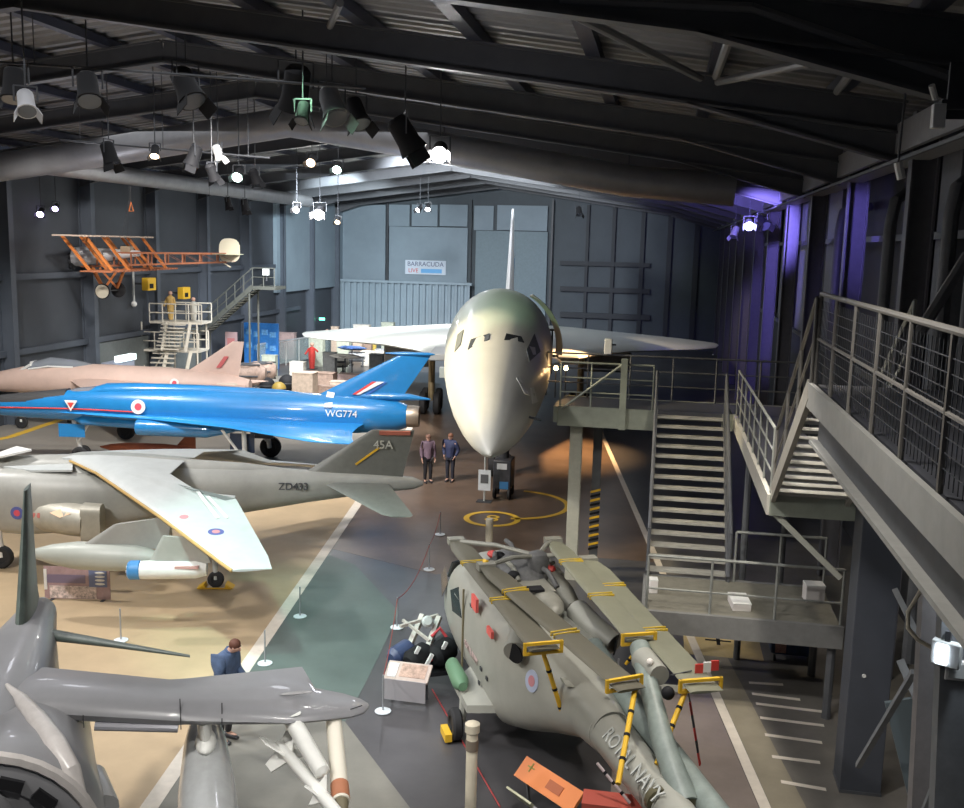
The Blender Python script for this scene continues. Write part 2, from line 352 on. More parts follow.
# ================================================================== raised walkways and stairs
def railing(name, lab, pts, h=1.1, step=1.2, r=.025, m=STEEL, mesh=False, group=None, mids=(.5,)):
    """pts: polyline of deck-edge points; posts are parts"""
    pts = [V(p) for p in pts]; root = thing(name, lab, 'railing', pts[0], 0, group); o0 = pts[0]
    up = V((0, 0, h)); q = [p - o0 for p in pts]
    MB().tube([p + up for p in q], r * 1.15, 8).build('top_rail', m, root)
    for f in mids: MB().tube([p + up * f for p in q], r * .8, 6).build('middle_rail', m, root)
    for a, b in zip(q[:-1], q[1:]):
        n = max(1, round((b - a).length / step))
        for i in range(n + 1):
            if i == 0 and a is not q[0]: continue
            p = a.lerp(b, i / n); MB().tube([p, p + up], r, 8).build('post', m, root)
        if mesh:
            me = MB()
            L = (b - a).length; nn = int(L / .11)
            for i in range(1, nn): p = a.lerp(b, i / nn); me.bar(p + up * .07, p + up * .93, .007, .007)
            for j in range(1, 9): z = up * (.07 + .86 * j / 9); me.bar(a + z, b + z, .007, .007)
            me.build('wire_mesh', DARK, root)
    return root
def stair(name, lab, top, bot, width, side, n, m, tm, tread=.26):
    """top/bot: inner corners; side: unit vector across"""
    top, bot, side = V(top), V(bot), V(side); root = thing(name, lab, 'staircase', bot); t0 = top - bot
    for k in (0, 1):
        o = side * (width * k); MB().bar(o + V((0, 0, .02)), t0 + o - V((0, 0, .02)), .07, .28).build('stringer', m, root)
    run = V((t0.x, t0.y, 0)).normalized()
    for i in range(n):
        p = t0 * ((i + .6) / n); c = p + side * (width / 2)
        MB().bar(c - side * (width / 2 - .04), c + side * (width / 2 - .04), tread, .045).build('tread', tm, root)
    return root
TR = mat('tread_steel', (.40, .39, .35), .5, .2, var=.12, scale=4)
DECK = mat('deck_plate', (.06, .063, .075), .5, var=.12, scale=1.5)
ZB, ZLL, ZG = 4.6, 1.84, 6.85
# bridge
br = thing('footbridge', 'raised grey footbridge leading from the stairs to the big white airliner', 'footbridge', (-2.4, 24.6, 0))
MB().box((2.1, .9, ZB - .05), (4.2, 1.7, .1)).box((5.2, .9, ZB - .05), (1.9, 1.7, .1)).build('deck', DECK, br)
MB().bar((0, 0, ZB - .24), (2.38, 0, ZB - .24), .1, .5).bar((0, 1.75, ZB - .24), (6.2, 1.75, ZB - .24), .1, .5).bar((4.0, 0, ZB - .2), (4.3, 0, ZB - .2), .1, .4).build('edge_beam', GSTEEL, br)
MB().box((-.05, .4, ZB - .2), (.1, 1.0, .4)).build('end_plate', GSTEEL, br)
MB().ibeam((.45, .5, 0), (.45, .5, ZB - .45), .3, .34, .05, (0, 1, 0)).build('column', mat('column_pale', (.42, .42, .36), .5, var=.1), br)
hz = MB().ibeam((.95, 1.4, 0), (.95, 1.4, ZB - .45), .22, .24, .04, (0, 1, 0)).build('column', DSTEEL, br, label='dark grey column with a black and yellow hazard sleeve')
for i in range(14):
    z = .55 + i * .12; MB().prism([(.82, 1.26, z), (1.08, 1.26, z + .08), (1.08, 1.26, z + .14), (.82, 1.26, z + .06)], (0, -.012, 0)).build('hazard_stripe', YEL if i % 2 else BLACK, hz)
MB().bar((1.6, -.06, ZB - .5), (1.6, -.06, ZB + 1.25), .16, .16, (0, 1, 0)).build('tall_post', GSTEEL, br)
railing('footbridge_railing', 'grey tube railing along the near edge of the footbridge', [(-2.35, 24.62, ZB), (-.08, 24.62, ZB)], 1.1, .8, .022, GSTEEL, mids=(.33, .66))
railing('footbridge_railing', 'grey tube railing along the far edge of the footbridge', [(-2.9, 26.3, ZB), (3.7, 26.3, ZB)], 1.15, 1.2, .022, DSTEEL, mids=(.33, .66))
MB_ = MB().tube([(-2.3, 24.5, ZB - .05), (-.8, 24.5, ZB + 1.15)], .03, 8).build('diagonal_brace', GSTEEL, None); MB_.parent = br; MB_.location = V((2.4, -24.6, 0))
bxm = thing('camera_box', 'white box camera on the far railing of the footbridge', 'camera', (-1.3, 26.3, ZB + 1.17)); MB().box((0, 0, .2), (.2, .2, .4)).build('housing', WHITE, bxm, .02); MB().tube([(.1, 0, .25), (.2, 0, .25)], .02).build('bracket', DARK, bxm)
# main flight
st = stair('main_staircase', 'broad open-tread steel stair descending from the footbridge to the lower landing', (0.02, 24.35, ZB), (0.0, 20.2, ZLL), 1.62, (1, 0, 0), 15, DSTEEL, TR)
railing('stair_railing', 'dark handrail on the left side of the broad main stair', [(0.0, 20.2, ZLL), (0.0, 24.4, ZB)], 1.0, 1.4, .03, DSTEEL)
railing('stair_railing', 'dark handrail on the right side of the broad main stair', [(1.64, 20.2, ZLL), (1.64, 24.4, ZB)], 1.0, 1.4, .03, DSTEEL)
# walkway between the footbridge and the gallery stair
wk = thing('side_walkway', 'narrow raised walkway between the footbridge and the gallery stair', 'walkway', (1.9, 16.4, 0))
MB().box((.7, 4.15, ZB - .05), (1.3, 8.1, .1)).build('deck', DECK, wk)
MB().bar((0, 0, ZB - .15), (0, 8.2, ZB - .15), .08, .34).build('edge_beam', mat('walkway_beam', (.52, .50, .45), .5, var=.08), wk)
MB().bar((0, 0, ZB - .15), (1.35, 0, ZB - .15), .08, .34).build('end_beam', GSTEEL, wk)
MB().bar((.1, .05, ZB - .3), (1.2, .05, ZB - 1.3), .09, .09).build('diagonal_brace', mat('column_pale', (.4, .4, .36)), wk)
MB().tube([(.05, 4.3, 0), (.05, 4.3, ZB - .3)], .07).build('support_post', DSTEEL, wk); MB().tube([(1.3, 7.9, 0), (1.3, 7.9, ZB - .3)], .07).build('support_post', DSTEEL, wk)
railing('walkway_railing', 'pale tube railing along the open edge of the narrow side walkway', [(1.92, 16.5, ZB), (1.92, 24.4, ZB)], 1.1, 1.1, .022, STEEL, mesh=False, mids=(.33, .66))
# lower landing
ll = thing('lower_landing', 'low steel landing with a deep grey edge beam at the foot of the main stair', 'landing', (0, 18.2, 0))
MB().box((1.75, 1.05, ZLL - .05), (3.5, 2.2, .1)).build('deck', mat('landing_deck', (.20, .19, .155), .55, var=.15), ll)
MB().bar((-.02, -.04, ZLL - .2), (3.55, -.04, ZLL - .2), .1, .42).bar((-.02, 2.1, ZLL - .2), (3.55, 2.1, ZLL - .2), .1, .42).bar((-.02, -.04, ZLL - .2), (-.02, 2.1, ZLL - .2), .1, .42).build('edge_beam', mat('landing_beam', (.20, .20, .195), .5, var=.1), ll)
for x, y in ((.1, 2.0), (3.4, .1), (3.4, 2.0)): MB().tube([(x, y, 0), (x, y, ZLL - .3)], .08).build('support_post', DSTEEL, ll)
railing('landing_railing', 'grey tube railing along the near edge of the lower landing', [(.02, 18.22, ZLL), (3.5, 18.22, ZLL)], 1.05, 1.16, .025, STEEL, mids=(.4,))
railing('landing_railing', 'grey tube railing along the far edge of the lower landing', [(1.75, 20.25, ZLL), (3.5, 20.25, ZLL)], 1.05, .9, .025, STEEL, mids=(.4,))
def whitebox(lab, px, py, z, d, extra=True, name='storage_box'):
    p = onz(px, py, z); r = thing(name, lab, 'box', p, .1); MB().box((0, 0, d[2] / 2), d).build('carton', mat('box_white', (.72, .68, .66), .6), r, .01)
    MB().box((0, 0, d[2] + .01), (d[0] * 1.03, d[1] * 1.03, .03)).build('lid', WHITE, r, .008)
whitebox('square white box standing on the lower landing beside the dark column', 813, 600, ZLL, (.36, .3, .32))
whitebox('low white box standing on the lower landing near the middle railing post', 739, 606, ZLL, (.34, .6, .14))
whitebox('small pale box at the left corner of the lower landing by the stair foot', 653, 592, ZLL, (.16, .2, .26))
# gallery
XG = 1.95
ga = thing('upper_gallery', 'long upper gallery on the right with a pale deep edge beam', 'gallery', (XG, 0, 0))
MB().box((1.35, 5.4, ZG - .06), (2.5, 16, .08)).build('deck', DECK, ga)
GB = mat('gallery_beam', (.36, .36, .34), .5, var=.1, scale=4)
MB().bar((0, -2.5, ZG - .15), (0, 13.35, ZG - .15), .06, .32).build('fascia', GB, ga)
MB().bar((.16, -2.5, ZG - .45), (.16, 13.35, ZG - .45), .03, .6).build('web', DSTEEL, ga)
MB().bar((.1, -2.5, ZG - .76), (.1, 13.35, ZG - .76), .13, .05).build('lower_flange', GB, ga)
for y in (1, 4, 7, 10, 13): MB().bar((.16, y, ZG - .35), (2.6, y, ZG - .35), .1, .3).build('cross_beam', DSTEEL, ga)
MB().bar((2.6, -2.5, ZG - .35), (2.6, 13.35, ZG - .35), .08, .5).build('rear_beam', DSTEEL, ga)
railing('gallery_railing', 'mesh-filled grey railing along the open edge of the upper gallery', [(2.0, -1, ZG), (2.0, 13.3, ZG)], 1.15, 1.15, .026, mat('gallery_rail', (.19, .18, .165), .5, .2), mesh=True)
railing('gallery_railing', 'mesh-filled grey railing along the wall side of the upper gallery', [(4.45, -1, ZG), (4.45, 13.3, ZG)], 1.15, 1.4, .026, DSTEEL, mesh=True)
stair('gallery_staircase', 'open-tread stair with pale stringers from the upper gallery down to the side walkway', (XG, 13.3, ZG - .05), (XG, 16.45, ZB), 1.15, (1, 0, 0), 13, mat('stringer_pale', (.40, .38, .33), .5, var=.1), TR)
railing('stair_railing', 'grey handrail on the open side of the stair up to the gallery', [(XG, 16.45, ZB), (XG, 13.3, ZG)], 1.1, 1.2, .024, mat('gallery_rail', (.19, .18, .165), .5, .2))
railing('stair_railing', 'grey handrail on the wall side of the stair up to the gallery', [(XG + 1.17, 16.45, ZB), (XG + 1.17, 13.3, ZG)], 1.1, 1.2, .024, STEEL)
# big column and props below the gallery
co = thing('box_column', 'massive dark grey square column carrying the upper gallery', 'column', (3.52, 15.95, 0))
MB().box((0, 0, 3.0), (.62, .62, 6.0)).build('shaft', mat('column_slate', (.075, .082, .10), .5, var=.08, scale=2), co, .01); MB().box((0, 0, .03), (.64, .64, .05)).build('base_plate', DSTEEL, co); MB().lathe([(.03, 0), (.03, .02)], (-.1, -.31, 2.0), (0, -1, 0), 10).build('button', WHITE, co)
MB().box((0, -1.2, 6.02), (.5, 3.0, .1)).build('bracket', DSTEEL, co)
SC = mat('prop_paint', (.17, .18, .19), .5, var=.12)
fr = thing('gallery_truss', 'grey lattice of struts and plates under the near end of the upper gallery', 'truss', (3.35, 10, 0))
def strut(name, a, ya, b, yb, w, h, m): p, q = ony(*a, ya), ony(*b, yb); MB().bar(p - V((3.35, 10, 0)), q - V((3.35, 10, 0)), w, h, (0, 1, 0)).build(name, m, fr)
strut('upright', (932, 560), 11.2, (918, 820), 11.2, .2, .2, mat('upright_paint', (.20, .19, .19), .5, var=.1))
strut('upright', (958, 540), 9.8, (946, 820), 9.8, .28, .2, SC)
strut('upright', (972, 560), 13, (958, 830), 13, .3, .3, mat('plate_teal', (.12, .15, .165), .5))
strut('diagonal_strut', (858, 766), 13.5, (914, 672), 12.2, .07, .07, SC); strut('diagonal_strut', (968, 700), 10.5, (925, 810), 10.5, .06, .06, SC)
strut('diagonal_strut', (955, 560), 11, (985, 530), 9, .08, .08, SC); strut('diagonal_strut', (895, 590), 13, (960, 720), 11.5, .07, .07, SC)
strut('diagonal_strut', (900, 660), 13, (975, 830), 12, .10, .10, SC); strut('plate', (898, 700), 13.6, (930, 830), 13.6, .35, .06, mat('plate_teal', (.12, .15, .165)))
strut('cross_tie', (856, 500), 12, (936, 600), 9.5, .07, .07, GB)
fl = ony(945, 655, 9.6)
f = thing('floodlight', 'lit rectangular floodlight hanging below the gallery at the right edge', 'lamp', fl, -.5)
MB().box((0, .05, 0), (.26, .1, .24)).build('housing', GREYW, f, .01); MB().box((-.03, -.006, 0), (.10, .02, .18)).build('lens', mat('flood_lens', (.8, .88, 1), .4, emit=10), f); MB().box((0, .06, .16), (.05, .05, .12)).build('bracket', DARK, f)
p = ony(955, 670, 9.7); b2 = thing('junction_box', 'white electrical box beside the floodlight below the gallery', 'box', p); MB().box((.06, .08, 0), (.3, .2, .2)).build('casing', WHITE, b2, .01); MB().box((.06, -.025, 0), (.24, .01, .14)).build('cover', GREYW, b2)
tag(MB().tube([ony(*q, 10.2) for q in ((926, 562), (921, 590), (908, 612), (908, 628), (918, 640), (932, 648), (942, 656))], .022, 8).build('power_cable', CREAM), 'cream cable looping down from the gallery beam to the floodlight', 'cable')
p = ony(938, 118, 12); s = thing('security_camera', 'white wall camera on the eaves beam at the top right', 'camera', p); MB().box((0, 0, .02), (.13, .13, .26)).build('mount', WHITE, s, .01); MB().tube([(-.05, -.02, .2), (-.12, -.1, .33)], .035).build('camera_body', WHITE, s); MB().box((.16, 0, .14), (.3, .12, .1)).build('arm', DARK, s); MB().box((.2, .1, .3), (.2, .05, .6)).build('bracket', DARK, s)
p = ony(900, 170, 14.5); s = thing('emergency_lamp', 'white tube lamp fixed below the eaves beam on the right', 'lamp', p); MB().tube([(-.03, 0, .1), (.03, 0, -.12)], .06).build('tube', WHITE, s); MB().tube([(-.03, 0, .1), (.0, .0, zr(p.x) - p.z + .15)], .015).build('stem', DARK, s)
p = ony(784, 425, 16.6)
s = thing('caged_lamp', 'white bulkhead lamp under the gallery stair', 'lamp', ony(836, 466, 14)); MB().bar((-.12, 0, .08), (.12, 0, -.1), .05, .05).build('tube', WHITE, s); MB().box((0, .08, .05), (.06, .1, .06)).build('bracket', DARK, s)
p = onz(800, 690, 0); p.y += 1.2; s = thing('equipment_trolley', 'dark blue covered trolley in the shade below the lower landing', 'trolley', (p.x, p.y + .4, 0))
MB().box((0, 0, .55), (.9, .6, .8)).build('cover', mat('cover_navy', (.02, .04, .10), .6, var=.3), s, .08); MB().box((-.25, -.32, .35), (.22, .02, .26)).build('label_plate', mat('plate_pinkish', (.45, .25, .22), .6, var=.4, scale=30), s)
for x in (-.35, .35):
    for y in (-.22, .22): MB().lathe([(.07, -.02), (.07, .02)], (x, y, .07), (1, 0, 0), 12).build('wheel', RUB, s)
# ================================================================== AIRCRAFT
def two(fn):
    for s in (1, -1): fn(s)
def harrier(root, fus, wingm, darkm, dz=0., fin_h=1.25, fin_dx=0., finm=None, canopy=True, pale_le=None, wsec=None, og=(5.2, 2.8)):
    f = MB().body([(0, 2.35 + dz, .05, .05), (.25, 2.35 + dz, .16, .15), (1.5, 2.33 + dz, .26, .27), (3, 2.25 + dz, .38, .42), (4.6, 2.15 + dz, .55, .60), (6.2, 2.08 + dz, .72, .72),
                   (8, 1.98 + dz, .80, .88), (9.6, 1.96 + dz, .78, .90), (10.6, 2.1 + dz, .62, .72), (11.6, 2.2 + dz, .48, .62), (12.6, 2.12 + dz, .42, .48), (13.4, 2.0 + dz, .30, .32), (14.0, 1.93 + dz, .14, .14), (14.2, 1.9 + dz, .02, .02)], e=2.4)
    f.build('fuselage', fus, root)
    MB().body([(3.2, 2.55 + dz, .10, .12), (4.6, 2.62 + dz, .26, .22), (7, 2.72 + dz, .36, .26), (9.5, 2.72 + dz, .38, .28), (10.6, 2.72 + dz, .34, .22), (11, 2.7 + dz, .3, .15)]).build('spine', fus, root)
    for s in (1, -1):
        it = MB().body([(6.4, 2.0 + dz, .06, .35, s * .72), (7.4, 2.0 + dz, .34, .55, s * .74), (8.6, 1.98 + dz, .46, .74, s * .78), (9.8, 1.98 + dz, .50, .82, s * .80), (10.35, 2.0 + dz, .46, .80, s * .78)], e=2.3).build('intake', fus, root)
        MB().body([(10.352, 2.0 + dz, .42, .75, s * .78), (10.36, 2.0 + dz, .38, .70, s * .78)]).build('intake_mouth', BLACK, it)
        nz = MB().tube([(9.6, s * .75, 1.72 + dz), (9.2, s * 1.05, 1.70 + dz), (8.5, s * 1.3, 1.68 + dz), (8.1, s * 1.4, 1.66 + dz)], [.3, .38, .40, .38], 16); nz.body([(7.75, 1.62 + dz, .22, .48, s * 1.46, 4), (8.2, 1.64 + dz, .28, .48, s * 1.44, 4)], e=5)
        nz.build('nozzle', mat('nozzle_metal', (.42, .40, .34), .45, .3, var=.1), root)
        MB().tube([(6.1, s * .55, 1.85 + dz), (5.8, s * .8, 1.8 + dz), (5.2, s * .88, 1.72 + dz)], .28, 14).build('nozzle', mat('nozzle_hot', (.12, .11, .10), .5, .5), root)
        if s < 0: wsec = [(V((le.x - .1 * le.y, le.y * .78, le.z - .05 * le.y)), V((te.x - .1 * te.y, te.y * .78, te.z - .05 * te.y)), t) for le, te, t in wsec]
        ws = [(V((le.x, s * le.y, le.z)), V((te.x, s * te.y, te.z)), t) for le, te, t in wsec]
        w = MB().wing([(V((ws[0][0].x + .3, s * .2, 2.9 + dz)), V((ws[0][1].x, s * .2, 2.92 + dz)), .30)] + ws).build('wing', wingm, root)
        if pale_le: MB().tube([q[0] + V((.0, 0, 0)) for q in ws], .035, 8).build('leading_edge', pale_le, w)
        # root extension
        MB().prism([(10.4, s * .55, 2.76 + dz), (9.6, s * .95, 2.76 + dz), (8.6, s * .95, 2.78 + dz), (8.8, s * .3, 2.8 + dz)], (0, 0, .05)).build('root_extension', wingm, root)
        MB().wing([((2.6, s * .2, 2.38 + dz), (.9, s * .2, 2.38 + dz), .12), ((1.0, s * 2.0, 2.05 + dz), (.25, s * 2.0, 2.05 + dz), .05), ((.75, s * 2.12, 2.03 + dz), (.3, s * 2.12, 2.03 + dz), .03)]).build('tailplane', finm or fus, root)
        ox, oy = og
        lg = MB().tube([(ox + .1, s * oy, 2.15 + dz), (ox, s * oy, .2)], .06, 10).tube([(ox + .7, s * oy, 2.3 + dz), (ox - .5, s * oy, 2.25 + dz)], [.13, .08], 10).build('outrigger_leg', wingm, root)
        wb = MB(); wheel(wb, (ox, s * oy, .2), (0, 1, 0), .2, .15); wb.build('wheel', RUB, lg)
    x = fin_dx
    MB().wing([((3.4 + x, 0, 2.5 + dz), (.55 + x, 0, 2.45 + dz), .26), ((2.9 + x, 0, 2.72 + dz), (.5 + x, 0, 2.7 + dz), .16), ((1.35 + x, 0, 2.5 + dz + fin_h), (.25 + x, 0, 2.5 + dz + fin_h), .07)], (0, 1, 0)).build('fin', finm or fus, root)
    if canopy:
        cn = MB().body([(10.7, 2.72 + dz, .10, .06), (11.2, 2.75 + dz, .34, .26), (11.9, 2.78 + dz, .38, .36), (12.5, 2.66 + dz, .33, .26), (12.9, 2.42 + dz, .2, .14)]).build('canopy', mat('canopy_glass', (.25, .28, .33), .08, .3, coat=.5), root)
        MB().bar((12.45, -.33, 2.7 + dz), (12.45, .33, 2.7 + dz), .06, .5).build('windshield_frame', fus, cn)
    for x0, r in ((10.9, .3), (6.6, .34)):
        g = MB().tube([(x0, 0, 1.6 + dz), (x0 - .1, 0, r)], .09, 10).build('landing_gear_leg', WHITE, root)
        wm = MB()
        for s in ((0,) if x0 > 10 else (.22, -.22)): wheel(wm, (x0 - .1, s, r), (0, 1, 0), r, .2)
        wm.build('wheel', RUB, g)
def place(root, p, ang): root.location = V(p); root.rotation_euler = (0, 0, ang)
def local(root, p):
    M = Matrix.Translation(root.location) @ Matrix.Rotation(root.rotation_euler.z, 4, 'Z'); return M.inverted() @ V(p)

# ---- grey jump jet (middle left)
g = thing('jump_jet', 'grey jump jet with broad pale wing and 45A on its dark tail fin', 'aircraft')
place(g, (-5.85, 24.75, 0), radians(193.5))
GW = [tuple([local(g, onz(*q)) for q in (a_, b_)] + [t]) for a_, b_, t in (((70, 461, 2.9), (170, 474, 2.92), .3), ((96, 473, 2.85), (192, 488, 2.86), .26), ((160, 517, 2.45), (236, 499, 2.55), .17), ((222, 564, 2.05), (268, 556, 2.1), .09), ((232, 571, 1.98), (272, 569, 2.0), .05))]
OGL = local(g, onz(216, 587, .0))
harrier(g, mat('gr9_grey', (.36, .36, .335), .42, var=.14, scale=1.2), mat('gr9_wing', (.50, .525, .52), .5, var=.07, scale=2), BLACK, finm=mat('gr9_fin', (.165, .17, .155), .45, var=.1), pale_le=mat('edge_ochre', (.50, .33, .12), .5), wsec=GW, og=(OGL.x, OGL.y))
text('fin_code', '45A', .30, mat('pale_code', (.55, .55, .5), .5), g, (1.05, .1, 3.37), (-1, 0, .0), (0, 0, 1), .012)
text('serial_number', 'ZD433', .26, DSTEEL, g, (3.3, .42, 2.33), (-1, 0, 0), (0, 0, 1), .03)
MB().bar((1.75, .09, 2.85), (1.15, .085, 3.3), .02, .05).build('fin_flash', YEL, g)
MB().box((.75, .04, 3.68), (.8, .08, .1)).build('fin_tip_band', mat('dull_red', (.4, .12, .08), .5), g)
h = hit(g, 17, 513); roundel(g, h[0], h[1], .16, ('blue', 'red')); h = hit(g, 216, 532, ('wing',)); roundel(g, h[0], h[1], .17, ('blue', 'pink')); h = hit(g, 184, 517, ('wing',)); roundel(g, h[0], h[1], .1, ('pink',), 'warning_mark')
decal(g, ((50, 513), (60, 509), (71, 514), (60, 518)), mat('pale_orange', (.9, .6, .4), .5), 'warning_diamond')
decal(g, ((32, 513), (40, 513), (40, 518), (32, 518)), mat('faded_red', (.5, .15, .13)), 'warning_mark')
MB().prism([(11.0, .2, 2.9), (10.5, .5, 3.0), (9.8, .3, 3.15), (10.4, -.3, 3.1)], (0, 0, .05)).build('raised_panel', WHITE, g)
for q in (((196, 492), (199, 491), (220, 518), (216, 519)), ((206, 497), (209, 496), (229, 518), (226, 519))): decal(g, q, WHITE, 'wing_stripe', ('wing',))
gx = thing('drop_tank', 'grey torpedo-shaped fuel tank hung under the pale wing of the grey jump jet', 'fuel tank'); 
gx.location = g.location; gx.rotation_euler = g.rotation_euler
t0, t1 = local(g, onz(29, 553, 1.45)), local(g, onz(178, 560, 1.45)); dx = t1 - t0; TK = mat('tank_grey', (.40, .42, .38), .42, var=.1, scale=1)
MB().tube([t0 + dx * f_ for f_ in (0, .04, .15, .32, .5, .72, .9, 1)], [.02, .11, .22, .31, .32, .29, .15, .03], 20).build('tank_body', TK, gx)
for s in (1, -1): MB().wing([(t0 + dx * .85 + V((0, s * .1, 0)), t0 + dx + V((0, s * .1, 0)), .04), (t0 + dx * .94 + V((0, s * .35, .08)), t0 + dx + V((0, s * .35, .08)), .02)]).build('tank_fin', TK, gx)
tm = t0 + dx * .55; MB().wing([(tm + V((.7, 0, .2)), tm - V((1.2, 0, -.2)), .12), (tm + V((-.1, 0, .75)), tm + V((-1.4, 0, .95)), .12)], (0, 1, 0)).build('pylon', mat('gr9_grey', (.3, .3, .3)), g)
px = thing('rocket_pod', 'white rocket pod with blue ringed nose under the jump jet wing tip', 'weapon'); px.location = g.location; px.rotation_euler = g.rotation_euler
p0, p1 = local(g, onz(133, 570, 1.45)), local(g, onz(207, 569, 1.45)); dx = (p1 - p0).normalized(); LL = (p1 - p0).length
MB().lathe([(.14, 0), (.19, .04), (.20, .4), (.20, LL * .85), (.14, LL)], p0, dx, 20).build('pod_body', WHITE, px)
MB().lathe([(.17, -.10), (.205, -.06), (.207, .14), (.19, .16)], p0, dx, 20).build('nose_ring', mat('pod_blue', (.06, .25, .55), .4), px)
for i in range(7):
    a = i * pi / 3.5; MB().lathe([(.035, 0), (.035, .01)], p0 - dx * .1 + V((0, .11 * cos(a), .11 * sin(a))), (1, 0, 0), 8).build('rocket_tube', WHITE, px)
MB().box(p0.lerp(p1, .75) + V((0, .16, .1)), (.5, .1, .05)).build('pod_stripe', mat('pod_pink', (.6, .35, .33)), px)
tm = p0.lerp(p1, .6); MB().wing([(tm + V((.6, 0, .15)), tm + V((-.7, 0, .15)), .09), (tm + V((.3, 0, .75)), tm + V((-.5, 0, .7)), .09)], (0, 1, 0)).build('pylon', mat('gr9_grey', (.3, .3, .3)), g)
ch = thing('wheel_chock', 'yellow chock against the outrigger wheel of the grey jump jet', 'chock'); p = Matrix.Rotation(radians(193.5), 4, 'Z') @ V((OGL.x, OGL.y, 0)) + g.location; ch.location = p; ch.rotation_euler = g.rotation_euler
for s in (1, -1): MB().prism([(s * .23, -.15, 0), (s * .45, -.15, 0), (s * .26, -.15, .12)], (0, .3, 0)).build('wedge', YEL, ch)
MB().bar((-.4, .2, .03), (.4, .2, .03), .03, .03).build('tie_bar', YEL, ch)

# ---- dark grey jet nose-on (bottom left)
sh = thing('fighter_jet', 'dark grey jet fighter facing the viewer with fuel tank and missiles under its wing', 'aircraft')
place(sh, (-11.23, 17.69, 0), radians(-65))
SH = mat('sea_grey', (.215, .215, .225), .34, var=.10, scale=1.0, coat=.15); FINM = mat('sea_fin', (.085, .105, .095), .4, var=.2); PALE = mat('pale_lip', (.50, .47, .45), .3, var=.1)
def LP3(px_, py_, z): return local(sh, onz(px_, py_, z))
MB().body([(4.5, 2.8, .08, .08), (4.9, 2.75, .26, .26), (5.8, 2.66, .38, .44), (6.6, 2.56, .52, .62), (7.4, 2.45, .62, .78), (9.2, 2.35, .68, .86), (10.6, 2.3, .68, .84), (12, 2.25, .6, .66), (13.4, 2.2, .3, .34), (14.4, 2.15, .04, .04)], e=2.3).build('fuselage', SH, sh)
MB().body([(5.6, 2.85, .08, .08), (6.2, 2.86, .22, .2), (7.2, 2.9, .3, .26), (9, 2.92, .32, .3), (10.2, 2.85, .26, .22)]).build('spine', SH, sh)
ft = LP3(27, 490, 4.75); fb = LP3(22, 622, 2.95)
MB().wing([((fb.x + .95, 0, 2.9), (fb.x - .95, 0, 2.9), .34), ((fb.x + .7, 0, 3.15), (fb.x - .85, 0, 3.15), .17), ((fb.x + .15, 0, 4.1), (fb.x - .75, 0, 4.1), .12), ((fb.x - .2, 0, 4.85), (fb.x - .7, 0, 4.85), .05)], (0, 1, 0)).build('fin', FINM, sh)
for s_ in (1, -1):
    A, B = LP3(38, 632, 2.85), LP3(190, 656, 2.7)
    if s_ < 0: A.y, B.y = -A.y, -B.y
    MB().wing([(A + V((.14, 0, 0)), A - V((.2, 0, 0)), .16), (A.lerp(B, .5) + V((.08, 0, 0)), A.lerp(B, .5) - V((.12, 0, 0)), .08), (B + V((.03, 0, 0)), B - V((.04, 0, 0)), .03)]).build('tailplane', FINM, sh)
    sec = [((55, 714, 2.92), (46, 668, 3.0), .34), ((178, 721, 2.76), (170, 680, 2.86), .27), ((184, 721, 2.75), (186, 679, 2.84), .26), ((290, 723, 2.62), (302, 667, 2.62), .17), ((322, 720, 2.56), (315, 688, 2.54), .13), ((350, 717, 2.5), (345, 694, 2.5), .11), ((364, 713, 2.47), (361, 699, 2.47), .07), ((369, 707, 2.46), (368, 703, 2.46), .02)]
    ww = []
    for le, te, t in sec:
        le, te = LP3(*le), LP3(*te)
        if s_ < 0: le.y, te.y = -le.y, -te.y
        ww.append((le, te, t))
    ww.insert(0, (V((ww[0][0].x, s_ * .1, 2.95)), V((ww[0][1].x, s_ * .1, 3.0)), .36))
    wob = MB().wing(ww).build('wing', SH, sh)
    if s_ > 0:
        for (p0, p1) in (((84, 727, 2.8), (82, 700, 2.98)), ((181, 729, 2.7), (180, 702, 2.92)), ((222, 727, 2.66), (222, 706, 2.82))):
            MB().bar(LP3(*p0) + V((.01, 0, .0)), LP3(*p1) + V((0, 0, .04)), .012, .012).build('panel_joint', BLACK, wob)
        MB().ball(LP3(297, 693, 2.74), (.035, .22, .02), 12, 6).build('vent_fairing', mat('sea_grey_pale', (.30, .295, .30), .4), wob)
        MB().box(LP3(308, 656, 2.6), (.02, .3, .1)).build('root_fitting', DARK, wob) if False else None
        MB().tube([LP3(350, 710, 2.55), LP3(362, 706, 2.5)], .012, 6).build('tip_light', CHROME, wob)
        MB().tube([LP3(95, 726, 2.72), LP3(178, 728, 2.64)], .055, 10).build('edge_highlight', mat('highlight_metal', (.5, .5, .54), .2, .6), wob)  # bright tube added to imitate the glossy reflection along the wing's front edge
    lg = MB().tube([(6.6, s_ * .35, 2.3), (6.6, s_ * .35, .4)], .09).build('landing_gear_leg', SH, sh); wm = MB(); wheel(wm, (6.6, s_ * .5, .36), (0, 1, 0), .36, .2); wm.build('wheel', RUB, lg)
ng = MB().tube([(11.4, 0, 1.8), (11.4, 0, .3)], .08).build('nose_gear_leg', SH, sh); wm = MB(); wheel(wm, (11.4, 0, .28), (0, 1, 0), .28, .16); wm.build('wheel', RUB, ng)
